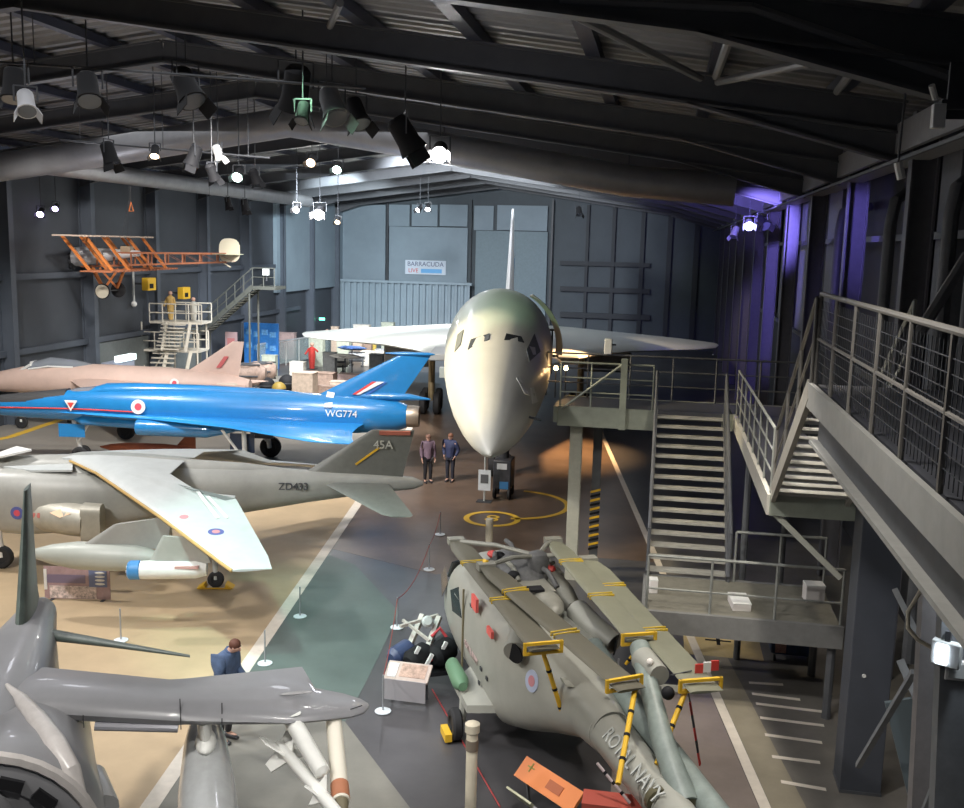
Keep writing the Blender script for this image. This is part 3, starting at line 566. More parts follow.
# side intake with blow-in doors
ic = LP3(-12, 852, 2.2); fwd = V((1, -.05, -.05)).normalized()
it = MB().lathe([(.62, -2.4), (.85, -1.4), (1.06, -.6), (1.14, -.15), (1.12, .02), (1.04, .05)], ic, fwd, 36).build('intake', SH, sh)
MB().lathe([(1.12, .0), (1.17, .04), (1.15, .10), (1.08, .11), (1.03, .06), (1.0, -.1)], ic, fwd, 36).build('intake_lip', PALE, it)
u_ = V((0, 1, 0)); w_ = V((0, 0, 1))
for i in range(8):
    a0 = radians(-12 + i * 24); p0 = ic + fwd * .0 + (u_ * sin(a0) + w_ * cos(a0)) * .88; p1 = ic + (u_ * sin(a0 + .27) + w_ * cos(a0 + .27)) * .88
    MB().bar(p0 + fwd * .17, p1 + fwd * .17, .12, .06, fwd).build('blow_in_door', BLACK, it)
MB().lathe([(1.05, .07), (.98, .10), (.78, .10), (.72, -.1)], ic, fwd, 36).build('intake_liner', SH, it)
MB().ball(ic - fwd * .2, (.55, .69, .69), 24, 12).build('intake_dome', mat('dome_grey', (.13, .13, .14), .16, coat=.6), it)
rg = []
for q in ((6, 686), (20, 701), (37, 722), (54, 746), (70, 772), (82, 796)): h = hit(sh, *q); rg.append(h[0] + h[1] * .02)
MB().tube(rg, [.02, .08, .11, .12, .10, .05], 14).build('intake_fairing', PALE, sh)
bw = MB().tube([LP3(66, 772, 2.35), LP3(86, 782, 2.25), LP3(98, 812, 2.1)], [.12, .24, .24], 14).build('cheek_fairing', mat('cheek_grey', (.38, .38, .38), .3, var=.08), sh)
MB().tube([LP3(70, 730, 2.4), LP3(84, 772, 2.0)], .16, 12).build('gun_fairing', SH, sh)
rp = LP3(52, 722, 2.78); rn = (CAM - onz(52, 722, 2.7)); rn = (Matrix.Rotation(radians(65), 3, 'Z') @ rn).normalized()
rr_ = MB(); disc(rr_, rp + rn * .05, rn, .15, .16); rr = rr_.build('red_ring', mat('ring_red', (.45, .08, .09), .5), sh); rr_ = MB(); disc(rr_, rp + rn * .14, rn, .05, .02); rr_.build('ring_hole', BLACK, rr)
def atsh(name, lab, cat): t = thing(name, lab, cat); t.location = sh.location; t.rotation_euler = sh.rotation_euler; return t
WS = mat('store_white', (.72, .72, .68), .35, var=.05)
tk = atsh('drop_tank', 'pale grey drop tank with white pylon shoe, nearest to the viewer at bottom left', 'fuel tank')
ta, tb = LP3(205, 735, 2.15), LP3(208, 808, 1.85); dd = (tb - ta).normalized(); L0 = ta - dd * .9
MB().tube([L0, L0 + dd * .5, L0 + dd * 1.1, L0 + dd * 1.9, L0 + dd * 2.8, L0 + dd * 3.8, L0 + dd * 4.5, L0 + dd * 4.8], [.03, .16, .27, .34, .36, .28, .13, .02], 24).build('tank_body', mat('tank_pale', (.40, .41, .41), .22, var=.08, coat=.5), tk)
pb = LP3(203, 724, 2.62); MB().wing([(pb + V((.1, 0, .02)), pb + V((-.9, 0, .05)), .17), (ta.lerp(tb, .35) + V((.25, 0, .3)), ta + V((-.6, 0, .2)), .17)], (0, 1, 0)).build('pylon', WS, sh)
q = ta.lerp(tb, .42) + V((0, 0, .30)); MB().ball(q, (.30, .13, .10), 16, 10).build('pylon_shoe', WS, tk)
ms = atsh('missile', 'white finned air-to-air missile under the wing of the nearest jet', 'missile')
MSM = mat('missile_white', (.80, .80, .76), .4)
ma, mb_ = LP3(279, 744, 2.2), LP3(331, 806, 2.1); dd = (mb_ - ma).normalized()
MB().tube([ma, ma + dd * .05, mb_, mb_ + dd * .3, mb_ + dd * .5], [.05, .075, .075, .07, .02], 16).build('missile_body', MSM, ms)
u1 = dd.cross(V((0, 0, 1))).normalized(); u2 = u1.cross(dd).normalized()
for i in range(4):
    a_ = radians(35) + i * pi / 2; e_ = u1 * cos(a_) + u2 * sin(a_); n_ = dd.cross(e_) * .02; c_ = ma + dd * .12
    MB().prism([c_ + e_ * .06 - dd * .1, c_ + e_ * .30 - dd * .14, c_ + e_ * .30 + dd * .05, c_ + e_ * .06 + dd * .22], n_).build('tail_fin', MSM, ms)
    c_ = ma.lerp(mb_, .80); MB().prism([c_ + e_ * .06 - dd * .08, c_ + e_ * .2 - dd * .06, c_ + e_ * .06 + dd * .12], n_).build('canard', MSM, ms)
la, lb = LP3(293, 722, 2.55), LP3(322, 772, 2.28); MB().tube([la + V((0, 0, .12)), la, lb, lb + (lb - la) * .06], [.10, .11, .10, .03], 12).build('missile_rail', WS, sh)
m2 = atsh('missile', 'cream tube with brown band hanging at the wing tip of the nearest jet', 'missile')
ma, mb_ = LP3(334, 722, 2.42), LP3(341, 802, 2.05); MB().tube([ma, mb_], [.10, .105], 16).build('tube_body', mat('tube_cream', (.72, .68, .58), .45), m2)
MB().tube([ma.lerp(mb_, .80), ma.lerp(mb_, .97)], .11, 16).build('brown_band', mat('band_brown', (.42, .17, .09), .5), m2); MB().ball(ma.lerp(mb_, .42) + V((.1, 0, .03)), .016, 8, 6).build('plug_hole', BLACK, m2); MB().tube([mb_, mb_ + (mb_ - ma) * .12], [.09, .07], 16).build('end_cap', mat('cap_olive', (.15, .13, .08)), m2)

# ---- blue delta research jet
b = thing('research_jet', 'glossy bright blue slender delta jet with a tall swept tail fin', 'aircraft'); place(b, (-8.85, 35.75, 0), radians(187.5))
zc = 2.15
MB().body([(.25, zc, .42, .42), (.6, zc, .55, .55), (2, zc, .66, .68), (4, zc, .72, .76), (7, zc, .74, .78), (9.5, zc + .03, .72, .74), (11.5, zc + .05, .62, .66), (13, zc + .03, .52, .58), (14.6, zc - .04, .40, .47), (16.2, zc - .1, .28, .33), (18, zc - .14, .17, .2), (19.8, zc - .18, .03, .03)], e=2.2).build('fuselage', BLUE, b)
MB().lathe([(.40, 0), (.42, .3), (.38, .5), (.3, .5), (.28, .1)], (.3, 0, zc), (-1, 0, 0)).build('jet_pipe', mat('pipe_metal', (.40, .34, .27), .35, .7), b)
MB().body([(3.4, zc + .62, .04, .06), (5, zc + .7, .2, .16), (8, zc + .72, .26, .22), (10.5, zc + .66, .34, .28), (11.6, zc + .6, .34, .3), (12.2, zc + .5, .28, .22)]).build('spine', BLUE, b)
MB().body([(12.0, zc + .52, .26, .26), (12.7, zc + .46, .28, .24), (13.6, zc + .3, .22, .16), (14.3, zc + .22, .06, .06)]).build('cockpit_canopy', mat('canopy_glass', (.25, .28, .33)), b)
nb = MB().body([(13.1, zc + .14, .44, .52), (14.6, zc + .05, .38, .42), (16.2, zc - .02, .26, .30), (18, zc - .10, .155, .18), (19.7, zc - .16, .03, .03)], e=2.2); nb.build('anti_glare_panel', mat('anti_glare', (.05, .05, .052), .5), b)
for s in (1, -1):
    MB().wing([((13.4, s * .5, zc - .18), (1.8, s * .5, zc - .22), .10), ((11.8, s * .78, zc - .2), (1.8, s * .78, zc - .24), .12), ((9.5, s * 1.15, zc - .22), (1.9, s * 1.15, zc - .26), .2), ((6.6, s * 2.0, zc - .26), (1.95, s * 2.0, zc - .3), .18), ((4.6, s * 3.0, zc - .3), (1.8, s * 3.0, zc - .33), .12), ((3.2, s * 3.7, zc - .33), (1.6, s * 3.7, zc - .35), .07), ((2.3, s * 3.85, zc - .34), (1.55, s * 3.85, zc - .35), .03)]).build('wing', mat('blue_wing', (.03, .28, .68), .2, var=.05, coat=.7), b)
    MB().body([(6.5, 1.62, .1, .1, s * .95), (7.5, 1.58, .35, .3, s * .95), (9.8, 1.6, .36, .32, s * .95), (10.1, 1.6, .34, .3, s * .95)]).build('intake', BLUE, b)
    lg = MB().tube([(6.0, s * 1.5, 1.8), (5.9, s * 1.7, .42)], .09).tube([(6.8, s * 1.5, 1.7), (6.0, s * 1.65, .7)], .05).build('landing_gear_leg', WHITE, b)
    wm = MB(); wheel(wm, (5.9, s * 1.88, .42), (0, 1, 0), .42, .24); wm.build('wheel', RUB, lg)
    MB().box((6.1, s * 1.35, 1.2), (.9, .04, .7)).build('gear_door', mat('door_navy', (.03, .05, .1), .4), lg)
MB().wing([((4.0, 0, zc + .5), (.55, 0, zc + .55), .22), ((.55, 0, zc + 2.3), (-.6, 0, zc + 2.3), .10)], (0, 1, 0)).build('fin', BLUE, b)
MB().wing([((.75, -.02, zc + 2.32), (-.65, -.02, zc + 2.32), .08), ((.75, .02, zc + 2.32), (-.65, .02, zc + 2.32), .08)], (0, 1, 0)).body([(1.1, zc + 2.34, .02, .02), (.5, zc + 2.34, .12, .07), (-.5, zc + 2.34, .12, .07), (-.75, zc + 2.34, .02, .02)]).build('fin_cap', BLUE, b)
MB().body([(2.4, zc + .72, .02, .02), (1.7, zc + .72, .16, .14), (.2, zc + .72, .15, .13), (-.6, zc + .66, .03, .03)]).build('parachute_housing', BLUE, b)
fx = lambda x, y, z: (x, y, z)
for i, m in enumerate((RED, WHITE, mat('flash_blue', (.04, .12, .45)))):
    MB().prism([(2.2 - i * .15 - .05, .13, zc + .78), (2.35 - i * .15 - .05, .13, zc + .78), (1.6 - i * .15 - .05, .10, zc + 1.28), (1.45 - i * .15 - .05, .10, zc + 1.28)] if i < 1 else [(2.05 - i * .02 - .1 * (i == 2) * 3, .125, zc + .78), (2.15 - (i == 2) * .35, .125, zc + .78), (1.4 - (i == 2) * .35, .095, zc + 1.28), (1.1 - (i == 2) * .1, .095, zc + 1.28)], (0, .02, 0)).build('fin_flash', m, b)
text('serial_number', 'WG774', .36, WHITE, b, (2.6, .69, zc + .12), (-1, 0, 0), (0, 0, 1), .02)
roundel(b, (10.15, .75, zc + .16), (0, 1, .1), .27, ('white', 'red'))
MB().prism([(12.5, .60, zc + .30), (13.0, .58, zc + .30), (12.75, .62, zc - .1)], (0, .03, 0)).build('warning_triangle', WHITE, b); MB().prism([(12.62, .635, zc + .22), (12.88, .62, zc + .22), (12.75, .64, zc + .02)], (0, .02, 0)).build('triangle_mark', RED, b)
MB().tube([(18, .17, zc - .16), (16.2, .285, zc - .12), (14.6, .405, zc - .07), (13, .525, zc - .03), (11.5, .645, zc - .03), (10.1, .73, zc - .05)], .028, 6).build('cheat_line', RED, b)
MB().bar((3.1, -.0, zc + .86), (3.1, .7, zc + .35), .28, .04, (0, .5, 1)).build('white_band', WHITE, b)
ng = MB().tube([(13.0, 0, 1.8), (12.7, 0, .35)], .08).tube([(12.2, .1, 1.7), (12.75, .1, .8)], .04).build('nose_gear_leg', WHITE, b); wm = MB(); wheel(wm, (12.7, .16, .3), (0, 1, 0), .3, .16); wheel(wm, (12.7, -.16, .3), (0, 1, 0), .3, .16); wm.build('wheel', RUB, ng)
MB().box((12.9, .3, 1.25), (1.0, .03, .5)).build('nose_gear_door', BLUE, b); MB().body([(8.6, 1.62, .02, .02, .2), (9, 1.6, .4, .25, .2), (12.4, 1.68, .35, .2, .2), (12.9, 1.7, .05, .05, .2)], e=3).build('belly_fairing', BLUE, b)

# ---- pale pink jet behind
pk = thing('camouflaged_jet', 'pale desert-pink jet with bubble canopy parked behind the blue jet', 'aircraft'); place(pk, (-16.9, 40.7, 0), radians(187))
PK = mat('desert_pink', (.64, .47, .40), .5, var=.1, scale=.8)
MB().body([(.5, 2.15, .3, .35), (1.5, 2.2, .55, .55), (4, 2.2, .7, .72), (7, 2.2, .72, .78), (9, 2.25, .62, .72), (10.5, 2.2, .5, .6), (12, 2.05, .34, .4), (13.4, 1.9, .12, .14), (13.8, 1.87, .02, .02)]).build('fuselage', PK, pk)
cn = MB().body([(7.2, 2.85, .1, .06), (8.2, 2.9, .36, .24), (9.3, 2.9, .38, .34), (10.2, 2.72, .32, .28), (10.8, 2.5, .2, .12)]).build('canopy', mat('clear_canopy', (.3, .33, .37), .05, .2, coat=1), pk)
MB().bar((10.1, -.3, 2.78), (10.1, .3, 2.78), .08, .5).bar((10.1, .33, 2.9), (10.9, .2, 2.45), .08, .1).bar((10.1, -.33, 2.9), (10.9, -.2, 2.45), .08, .1).build('windshield_frame', WHITE, cn); MB().tube([(8.2, .36, 2.85), (9.3, .39, 2.86), (10.2, .33, 2.7)], .04).build('canopy_rail', WHITE, cn)
MB().wing([((3.4, 0, 2.7), (1.0, 0, 2.6), .2), ((1.25, 0, 4.15), (.75, 0, 4.15), .08)], (0, 1, 0)).build('fin', PK, pk)
MB().prism([(1.95, .1, 3.0), (1.75, .1, 3.0), (1.4, .08, 3.5), (1.6, .08, 3.5)], (0, .03, 0)).build('fin_flash', mat('flash_faded', (.55, .12, .12)), pk)
for s in (1, -1):
    MB().wing([((8.3, s * .5, 2.3), (4.2, s * .5, 2.3), .3), ((5.2, s * 4.2, 2.0), (3.4, s * 4.2, 2.0), .1)]).build('wing', PK, pk)
    MB().wing([((2.4, s * .3, 2.3), (.6, s * .3, 2.3), .15), ((1.1, s * 1.9, 2.2), (.2, s * 1.9, 2.2), .06)]).build('tailplane', PK, pk)
    MB().lathe([(.26, 0), (.34, .1), (.36, .9), (.3, .9)], (.9, s * .4, 2.05), (1, 0, 0)).build('jet_pipe', mat('pale_pipe', (.7, .62, .52), .5), pk)
    lg = MB().tube([(5.4, s * 1.2, 2.0), (5.4, s * 1.5, .4)], .08).build('landing_gear_leg', WHITE, pk); wm = MB(); wheel(wm, (5.4, s * 1.6, .38), (0, 1, 0), .38, .2); wm.build('wheel', RUB, lg)
ng = MB().tube([(10.8, 0, 1.8), (10.8, 0, .3)], .07).build('nose_gear_leg', WHITE, pk); wm = MB(); wheel(wm, (10.8, 0, .28), (0, 1, 0), .28, .15); wm.build('wheel', RUB, ng)
roundel(pk, (3.6, .70, 2.35), (0, 1, .2), .2, ('white', 'red'))

# ---- airliner
cc = thing('airliner', 'huge white needle-nosed supersonic airliner pointing at the viewer', 'aircraft', (-3.49, 21.0, 0), atan2(-1, .1413))
CW = mat('airliner_white', (.60, .60, .56), .42, var=.07, scale=.5, coat=.08)
def S(s, zc, hw, hh, e=2.0): return (-s, zc, hw, hh, 0, e)
MB().body([S(0, 4.02, .03, .03), S(.2, 4.08, .15, .15), S(.7, 4.18, .36, .38), S(1.4, 4.33, .62, .64), S(2.2, 4.52, .86, .90), S(3.2, 4.76, 1.10, 1.16), S(4.2, 4.97, 1.27, 1.36), S(5.4, 5.18, 1.42, 1.54)], n=44).build('nose_cone', CW, cc)
MB().body([S(5.4, 5.18, 1.42, 1.54), S(6.4, 5.36, 1.5, 1.66), S(7.4, 5.48, 1.55, 1.74), S(8.6, 5.50, 1.57, 1.76), S(12, 5.34, 1.57, 1.76), S(20, 4.97, 1.55, 1.74), S(30, 4.62, 1.5, 1.65), S(38, 4.55, 1.2, 1.3), S(43, 4.9, .6, .7), S(47, 5.2, .05, .05)], n=44).build('fuselage', CW, cc)
WSM = mat('windscreen', (.05, .055, .06), .15)
for q in (((468, 350), (471, 340), (490, 334), (489, 340)), ((504, 340), (506, 334), (521, 337), (524, 343))): decal(cc, q, WSM, 'windscreen_pane', ('nose_cone', 'fuselage'), .02)
decal(cc, ((529, 362), (526, 350), (534, 334), (540, 352)), mat('side_pane', (.16, .17, .17), .6), 'side_window', ('nose_cone', 'fuselage'), .02); decal(cc, ((455, 352), (458, 335), (464, 330), (461, 345)), mat('side_pane', (.10, .11, .13)), 'side_window', ('nose_cone', 'fuselage'), .02)
for q in (((516, 378), (519, 377), (529, 396), (524, 394)), ((530, 388), (533, 387), (537, 402), (532, 404))): decal(cc, q, WHITE, 'access_panel', ('nose_cone', 'fuselage'), .02)
AW = mat('airliner_wing', (.68, .70, .66), .35, var=.05, coat=.2)
for s in (1, -1):
    MB().wing([((-14, s * 1.1, 4.1), (-43.5, s * 1.1, 3.6), .40), ((-19, s * 2.4, 3.95), (-43.5, s * 2.4, 3.5), .45), ((-24, s * 4.2, 3.75), (-43.5, s * 4.2, 3.4), .5), ((-28.5, s * 6.2, 3.5), (-43.4, s * 6.2, 3.25), .45), ((-32.5, s * 8.6, 3.2), (-43.2, s * 8.6, 3.1), .32), ((-36, s * 10.8, 2.95), (-43.0, s * 10.8, 2.95), .24), ((-38.8, s * 12.4, 2.8), (-42.6, s * 12.4, 2.82), .16), ((-41, s * 13.0, 2.75), (-42.4, s * 13.0, 2.77), .08)]).build('wing', AW, cc)
    MB().box((-37, s * 5.4, 2.5), (9, 2.6, 1.2)).build('engine_nacelle', mat('nacelle', (.16, .16, .15), .5), cc, .15)
    MB().box((-20.5, s * 2.6, 3.98), (3.0, .9, .28)).build('wing_flap', mat('flap_grey', (.38, .39, .38), .4), cc, .04)
    gl = MB().tube([(-29.5, s * 3.8, 3.6), (-29.3, s * 3.8, .6)], .17, 12).tube([(-27.6, s * 3.8, 3.5), (-29.2, s * 3.8, 1.6)], .08).build('main_gear_leg', mat('gear_bronze', (.35, .27, .15), .4, .5), cc); wm = MB()
    for dx in (-.7, .7):
        for dy in (-.35, .35): wheel(wm, (-29.3 + dx, s * 3.8 + dy, .58), (0, 1, 0), .58, .34)
    wm.build('wheel', RUB, gl)
MB().wing([((-34, 0, 5.8), (-45.5, 0, 5.8), .5), ((-38, 0, 8.0), (-46.0, 0, 8.0), .35), ((-43.2, 0, 10.85), (-46.2, 0, 10.85), .16)], (0, 1, 0)).build('fin', mat('fin_white', (.8, .8, .8), .4), cc)
MB().box((-41.5, .14, 7.0), (3.0, .14, 1.6)).build('fin_panel', mat('fin_blue', (.05, .2, .45), .4), cc)
gl = MB().tube([(-15.5, 0, 4.2), (-15.3, 0, .5)], .13, 12).tube([(-13.8, 0, 4.0), (-15.2, 0, 1.8)], .06).build('nose_gear_leg', mat('gear_bronze', (.35, .27, .15)), cc); wm = MB(); wheel(wm, (-15.3, .3, .42), (0, 1, 0), .42, .25); wheel(wm, (-15.3, -.3, .42), (0, 1, 0), .42, .25); wm.build('wheel', RUB, gl)
dr = MB()   # open cabin door, hinged forward and standing off the hull
n = 14; vs = []
for i in range(n + 1):
    a = -.10 + 1.15 * i / n
    for off in (.16, .34):
        for x in (-9.2, -9.9): vs.append((x, (1.57 + off) * cos(a), 5.44 + (1.76 + off * .3) * sin(a)))
fs = []
for i in range(n): q = i * 4; fs += [(q, q + 1, q + 5, q + 4), (q + 2, q + 6, q + 7, q + 3), (q, q + 4, q + 6, q + 2), (q + 1, q + 3, q + 7, q + 5)]
fs += [(0, 2, 3, 1), (4 * n, 4 * n + 1, 4 * n + 3, 4 * n + 2)]
dh = dr.add(vs, fs).build('cabin_door', mat('door_cream', (.62, .56, .46), .45), cc)
for z_ in (5.2, 6.0): MB().bar((-9.4, 1.5, z_), (-9.4, 1.8, z_), .06, .06).build('door_hinge', DARK, dh)
MB().prism([(-9.0, 1.58, 4.7), (-10.0, 1.58, 4.7), (-10.0, 1.58, 6.0), (-9.0, 1.58, 6.0)], (0, .02, 0)).build('doorway', BLACK, cc)
MB().box((-8.6, -1.66, 4.7), (.3, .26, .3)).build('side_probe', WHITE, cc); MB().tube([(-2.2, .84, 4.5), (-2.1, 1.15, 4.45)], .03).build('pitot_probe', DARK, cc)
for i in range(2):
    l = thing('cabin_lamp', 'warm glowing lamp on the footbridge by the airliner doorway, %s one' % ('left', 'right')[i], 'lamp', ony((556, 566)[i], 368, 26.4 + i * .15)); MB().ball((0, 0, 0), .06).build('bulb', mat('warm_bulb', (1, .62, .28), .4, emit=30), l); MB().tube([(0, 0, -.05), (0, 0, -.8)], .015).build('stem', DARK, l)

# ---- suspended biplane skeleton
bp = thing('biplane_frame', 'uncovered wooden biplane airframe hanging near the left wall', 'aircraft', (-25.2, 46, 7.35), radians(186))
WD = mat('varnished_wood', (.62, .20, .05), .4, var=.2, scale=4); WDL = mat('brown_wood', (.36, .13, .06), .5, var=.2); ALU = mat('aluminium_cowl', (.72, .72, .74), .4, .15); LIN = mat('bleached_linen', (.72, .66, .52), .6)
fr_ = MB(); 
for y in (.32, -.32):
    fr_.bar((3.0, y, .35), (-4.2, y * .2, .45), .08, .09).bar((3.0, y, -.35), (-4.2, y * .2, .05), .08, .09)
    for i in range(8):
        x = 2.2 - i * .85; t = (3 - x) / 7.2; yy = y * (1 - .8 * t); fr_.bar((x, yy, .35 + .1 * t), (x, yy, -.35 + .4 * t), .07, .06)
        fr_.bar((x, yy, .35 + .1 * t), (x - .85, yy, -.35 + .4 * t + .05), .012, .012)
for i in range(8): x = 2.2 - i * .85; t = (3 - x) / 7.2; yy = .32 * (1 - .8 * t); fr_.bar((x, -yy, .35 + .1 * t), (x, yy, .35 + .1 * t), .04, .04)
fr_.build('fuselage_frame', WDL, bp)
for nm, z, dx in (('upper_wing_frame', 1.15, 1.75), ('lower_wing_frame', -.45, .5)):
    wf = MB()
    for x in (.75, -.0, -.6): wf.bar((x + dx, -4, z), (x + dx, 4, z), .09, .07)
    for i in range(21): y = -4 + i * .4; wf.bar((.75 + dx, y, z + .01), (-.7 + dx, y, z + .01), .03, .07)
    wf.build(nm, mat('pale_spar', (.55, .44, .36), .5) if z > 0 else WDL, bp)
for y in (-3.2, -1.4, 1.4, 3.2):
    for x in (.7, -.4): MB().bar((1.75 + x, y, 1.12), (.5 + x, y, -.42), .16, .11).build('interplane_strut', WD, bp)
MB().body([(3.5, .12, .40, .44), (3.2, .14, .46, .48), (1.9, .25, .38, .32), (.2, .36, .22, .14)]).build('engine_cowl', ALU, bp)
en = MB().lathe([(.2, 0), (.3, .06), (.3, .3), (.2, .36)], (3.4, 0, -.12), (1, 0, 0))
for i in range(7): a = i * 2 * pi / 7; en.tube([(3.6, 0, -.12), (3.6, .42 * cos(a), -.12 + .42 * sin(a))], .09, 8)
en.build('rotary_engine', DARK, bp); MB().lathe([(.02, 0), (.12, .06), (.12, .15)], (4.15, 0, -.05), (-1, 0, 0)).tube([(4.0, 0, -.05), (3.4, 0, -.05)], .05).build('propeller_hub', WHITE, bp)
for y in (.75, -.75):
    MB().bar((2.4, y * .5, -.4), (1.7, y, -1.4), .16, .1).bar((1.1, y * .5, -.4), (1.7, y, -1.4), .12, .1).build('undercarriage_strut', WD, bp)
    wm = MB(); wheel(wm, (1.7, y * 1.2, -1.5), (0, 1, 0), .38, .08); w_ = wm.build('wheel', RUB, bp); disc(q := MB(), (1.7, y * 1.2 + (.03 if y > 0 else -.03), -1.5), (0, 1, 0), .33, .05); q.build('wheel_disc', LIN, w_)
MB().tube([(1.7, -.95, -1.5), (1.7, .95, -1.5)], .03).build('axle', DARK, bp)
rd = []; 
for i in range(20):
    a = 2 * pi * i / 20; rd.append((-4.35 + .52 * math.copysign(abs(cos(a)) ** .7, cos(a)), -.02, .62 + .58 * math.copysign(abs(sin(a)) ** .7, sin(a))))
MB().prism(rd, (0, .04, 0)).build('rudder', LIN, bp)
MB().prism([(-3.8, -.9, .42), (-4.5, -1.1, .42), (-4.9, -.5, .42), (-4.9, .5, .42), (-4.5, 1.1, .42), (-3.8, .9, .42)], (0, 0, .03)).build('tailplane', mat('doped_green', (.4, .42, .30), .5), bp); MB().bar((-3.9, 0, .1), (-4.4, 0, -.2), .05, .05).build('tail_skid', LIN, bp)
MB().box((.8, 0, .55), (.5, .5, .3)).build('pilot_seat', mat('seat_tan', (.4, .3, .2)), bp, .05)
MB().tube([(.9, -.3, 1.2), (.6, 0, 3.0), (.6, 0, zr(-25.5) - 7.35 + .2)], .012, 6).tube([(.9, .3, 1.2), (.6, 0, 3.0)], .012, 6).tube([(-3.4, 0, .5), (-3.4, 0, zr(-21.8) - 7.35 + .2)], .01, 6).build('suspension_wire', DARK, bp)
gm = thing('hoist_ring', 'orange lifting shackle above the hanging biplane frame', 'shackle', (-25.75, 46, 10.0)); MB().tube([(-.12, 0, -.25), (0, 0, .2), (.12, 0, -.25), (-.12, 0, -.25)], .03, 6).build('ring', ORG, gm); MB().tube([(0, 0, .2), (0, 0, zr(-25.75) - 10 + .2)], .015, 6).build('chain', DARK, gm)
# ================================================================== HELICOPTER
ly = thing('helicopter', 'grey naval helicopter with rotor blades and tail folded back along its boom', 'helicopter'); place(ly, (-2.15, 17.0, 0), radians(114.5))
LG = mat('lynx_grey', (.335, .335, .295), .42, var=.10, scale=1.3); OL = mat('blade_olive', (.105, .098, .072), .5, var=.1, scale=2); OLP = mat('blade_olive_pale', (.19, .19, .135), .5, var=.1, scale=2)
LP = mat('deck_machinery', (.24, .235, .20), .45, .1, var=.15, scale=3)
MB().body([(3.75, 1.15, .15, .15, 0, 2.3), (3.5, 1.15, .5, .38, 0, 2.5), (3.0, 1.22, .78, .55, 0, 3), (2.3, 1.45, .88, .88, 0, 3.2), (1.6, 1.5, .9, .98, 0, 3.6), (-1.3, 1.5, .9, .98, 0, 3.6), (-2.0, 1.62, .82, .84, 0, 3.2), (-2.8, 1.75, .58, .62, 0, 2.6), (-3.6, 1.85, .36, .40, 0, 2.2), (-4.3, 1.87, .29, .33, 0, 2)], n=36).build('fuselage', LG, ly)
MB().body([(2.5, 2.2, .35, .12), (1.7, 2.5, .5, .16, 0, 3), (1.0, 2.55, .55, .2, 0, 3)]).build('roof_cowl', LG, ly)
ms_ = MB().body([(1.3, 2.5, .1, .1), (.9, 2.68, .42, .28), (.3, 2.72, .46, .3), (-.3, 2.66, .42, .26), (-.5, 2.6, .2, .15)]).build('gearbox_cowl', mat('gearbox_dark', (.10, .10, .10), .5, var=.3, scale=8), ly)
for s in (1, -1):
    e = MB().lathe([(.1, 0), (.2, .1), (.23, .3), (.23, .9), (.18, 1.25), (.1, 1.45)], (.2, s * .48, 2.62), (-1, 0, -.06)).build('engine_cowl', LP, ly)
    MB().tube([(-1.4, s * .5, 2.55), (-1.9, s * .6, 2.45), (-2.3, s * .82, 2.3)], [.2, .2, .19], 16).build('exhaust_duct', LG, e); MB().lathe([(.17, 0), (.17, .02)], (-2.31, s * .835, 2.295), (-.6, s * 1, -.2)).build('exhaust_mouth', BLACK, e)
    MB().tube([(.7, s * .3, 2.75), (.3, s * .62, 2.78), (-.2, s * .62, 2.74)], .07).build('intake_pipe', LP, ly)
for a, c in (((.9, .35, 2.85), RED), ((-.1, -.45, 2.85), RED)): MB().ball(a, (.12, .1, .07), 10, 6).build('intake_plug', c, ly)
MB().box((-.6, 0, 2.7), (.9, .5, .16)).ball((-1.2, 0, 2.66), (.6, .28, .18)).build('rear_cowl', LP, ly); MB().box((-1.1, .16, 2.86), (.22, .3, .04)).build('vent_grille', BLACK, ly)
# glazing and doors on the port side
DG = mat('dark_glazing', (.02, .024, .028), .12)
def sidepoly(name, pts, m, y=.905, t=.02): return MB().prism([(x, y, z) for x, z in pts], (0, t, 0)).build(name, m, ly)
MB().prism([(3.05, .2, 1.78), (3.05, .7, 1.7), (2.45, .75, 2.2), (2.45, .2, 2.32)], (.02, .01, .02)).build('windscreen', DG, ly); MB().prism([(3.05, -.2, 1.78), (3.05, -.7, 1.7), (2.45, -.75, 2.2), (2.45, -.2, 2.32)], (.02, 0, .02)).build('windscreen', DG, ly)
decal(ly, ((451, 590), (459, 587), (462, 618), (453, 611)), DG, 'door_window', ('fuselage',)); decal(ly, ((441, 575), (446, 566), (448, 584), (442, 597)), DG, 'cockpit_window', ('fuselage',))
MB().box((.78, .915, 1.5), (.05, .03, 1.5)).build('door_rail', mat('rail_brown', (.2, .17, .1)), ly)
for x, z in ((.2, 2.15), (-.6, 1.3), (-.5, 1.0), (-1.0, 1.3), (.3, .8)): MB().box((x, .915, z), (.10, .02, .06)).build('access_panel', DARK, ly)
MB().box((-.1, .92, 2.3), (.34, .05, .24)).build('red_cover', mat('dayglo_red', (.8, .14, .12), .5), ly); MB().box((-1.2, .93, 2.2), (.3, .05, .12)).build('red_cover', MATS['dayglo_red'], ly)
h = hit(ly, 532, 681, ('fuselage',)); roundel(ly, h[0], h[1], .17, ('pale', 'pink')); text('small_lettering', 'ROYAL NAVY', .16, mat('faded_pink', (.5, .38, .36)), ly, (.1, .92, 1.3), (-1, 0, 0), (0, 0, 1), .008)
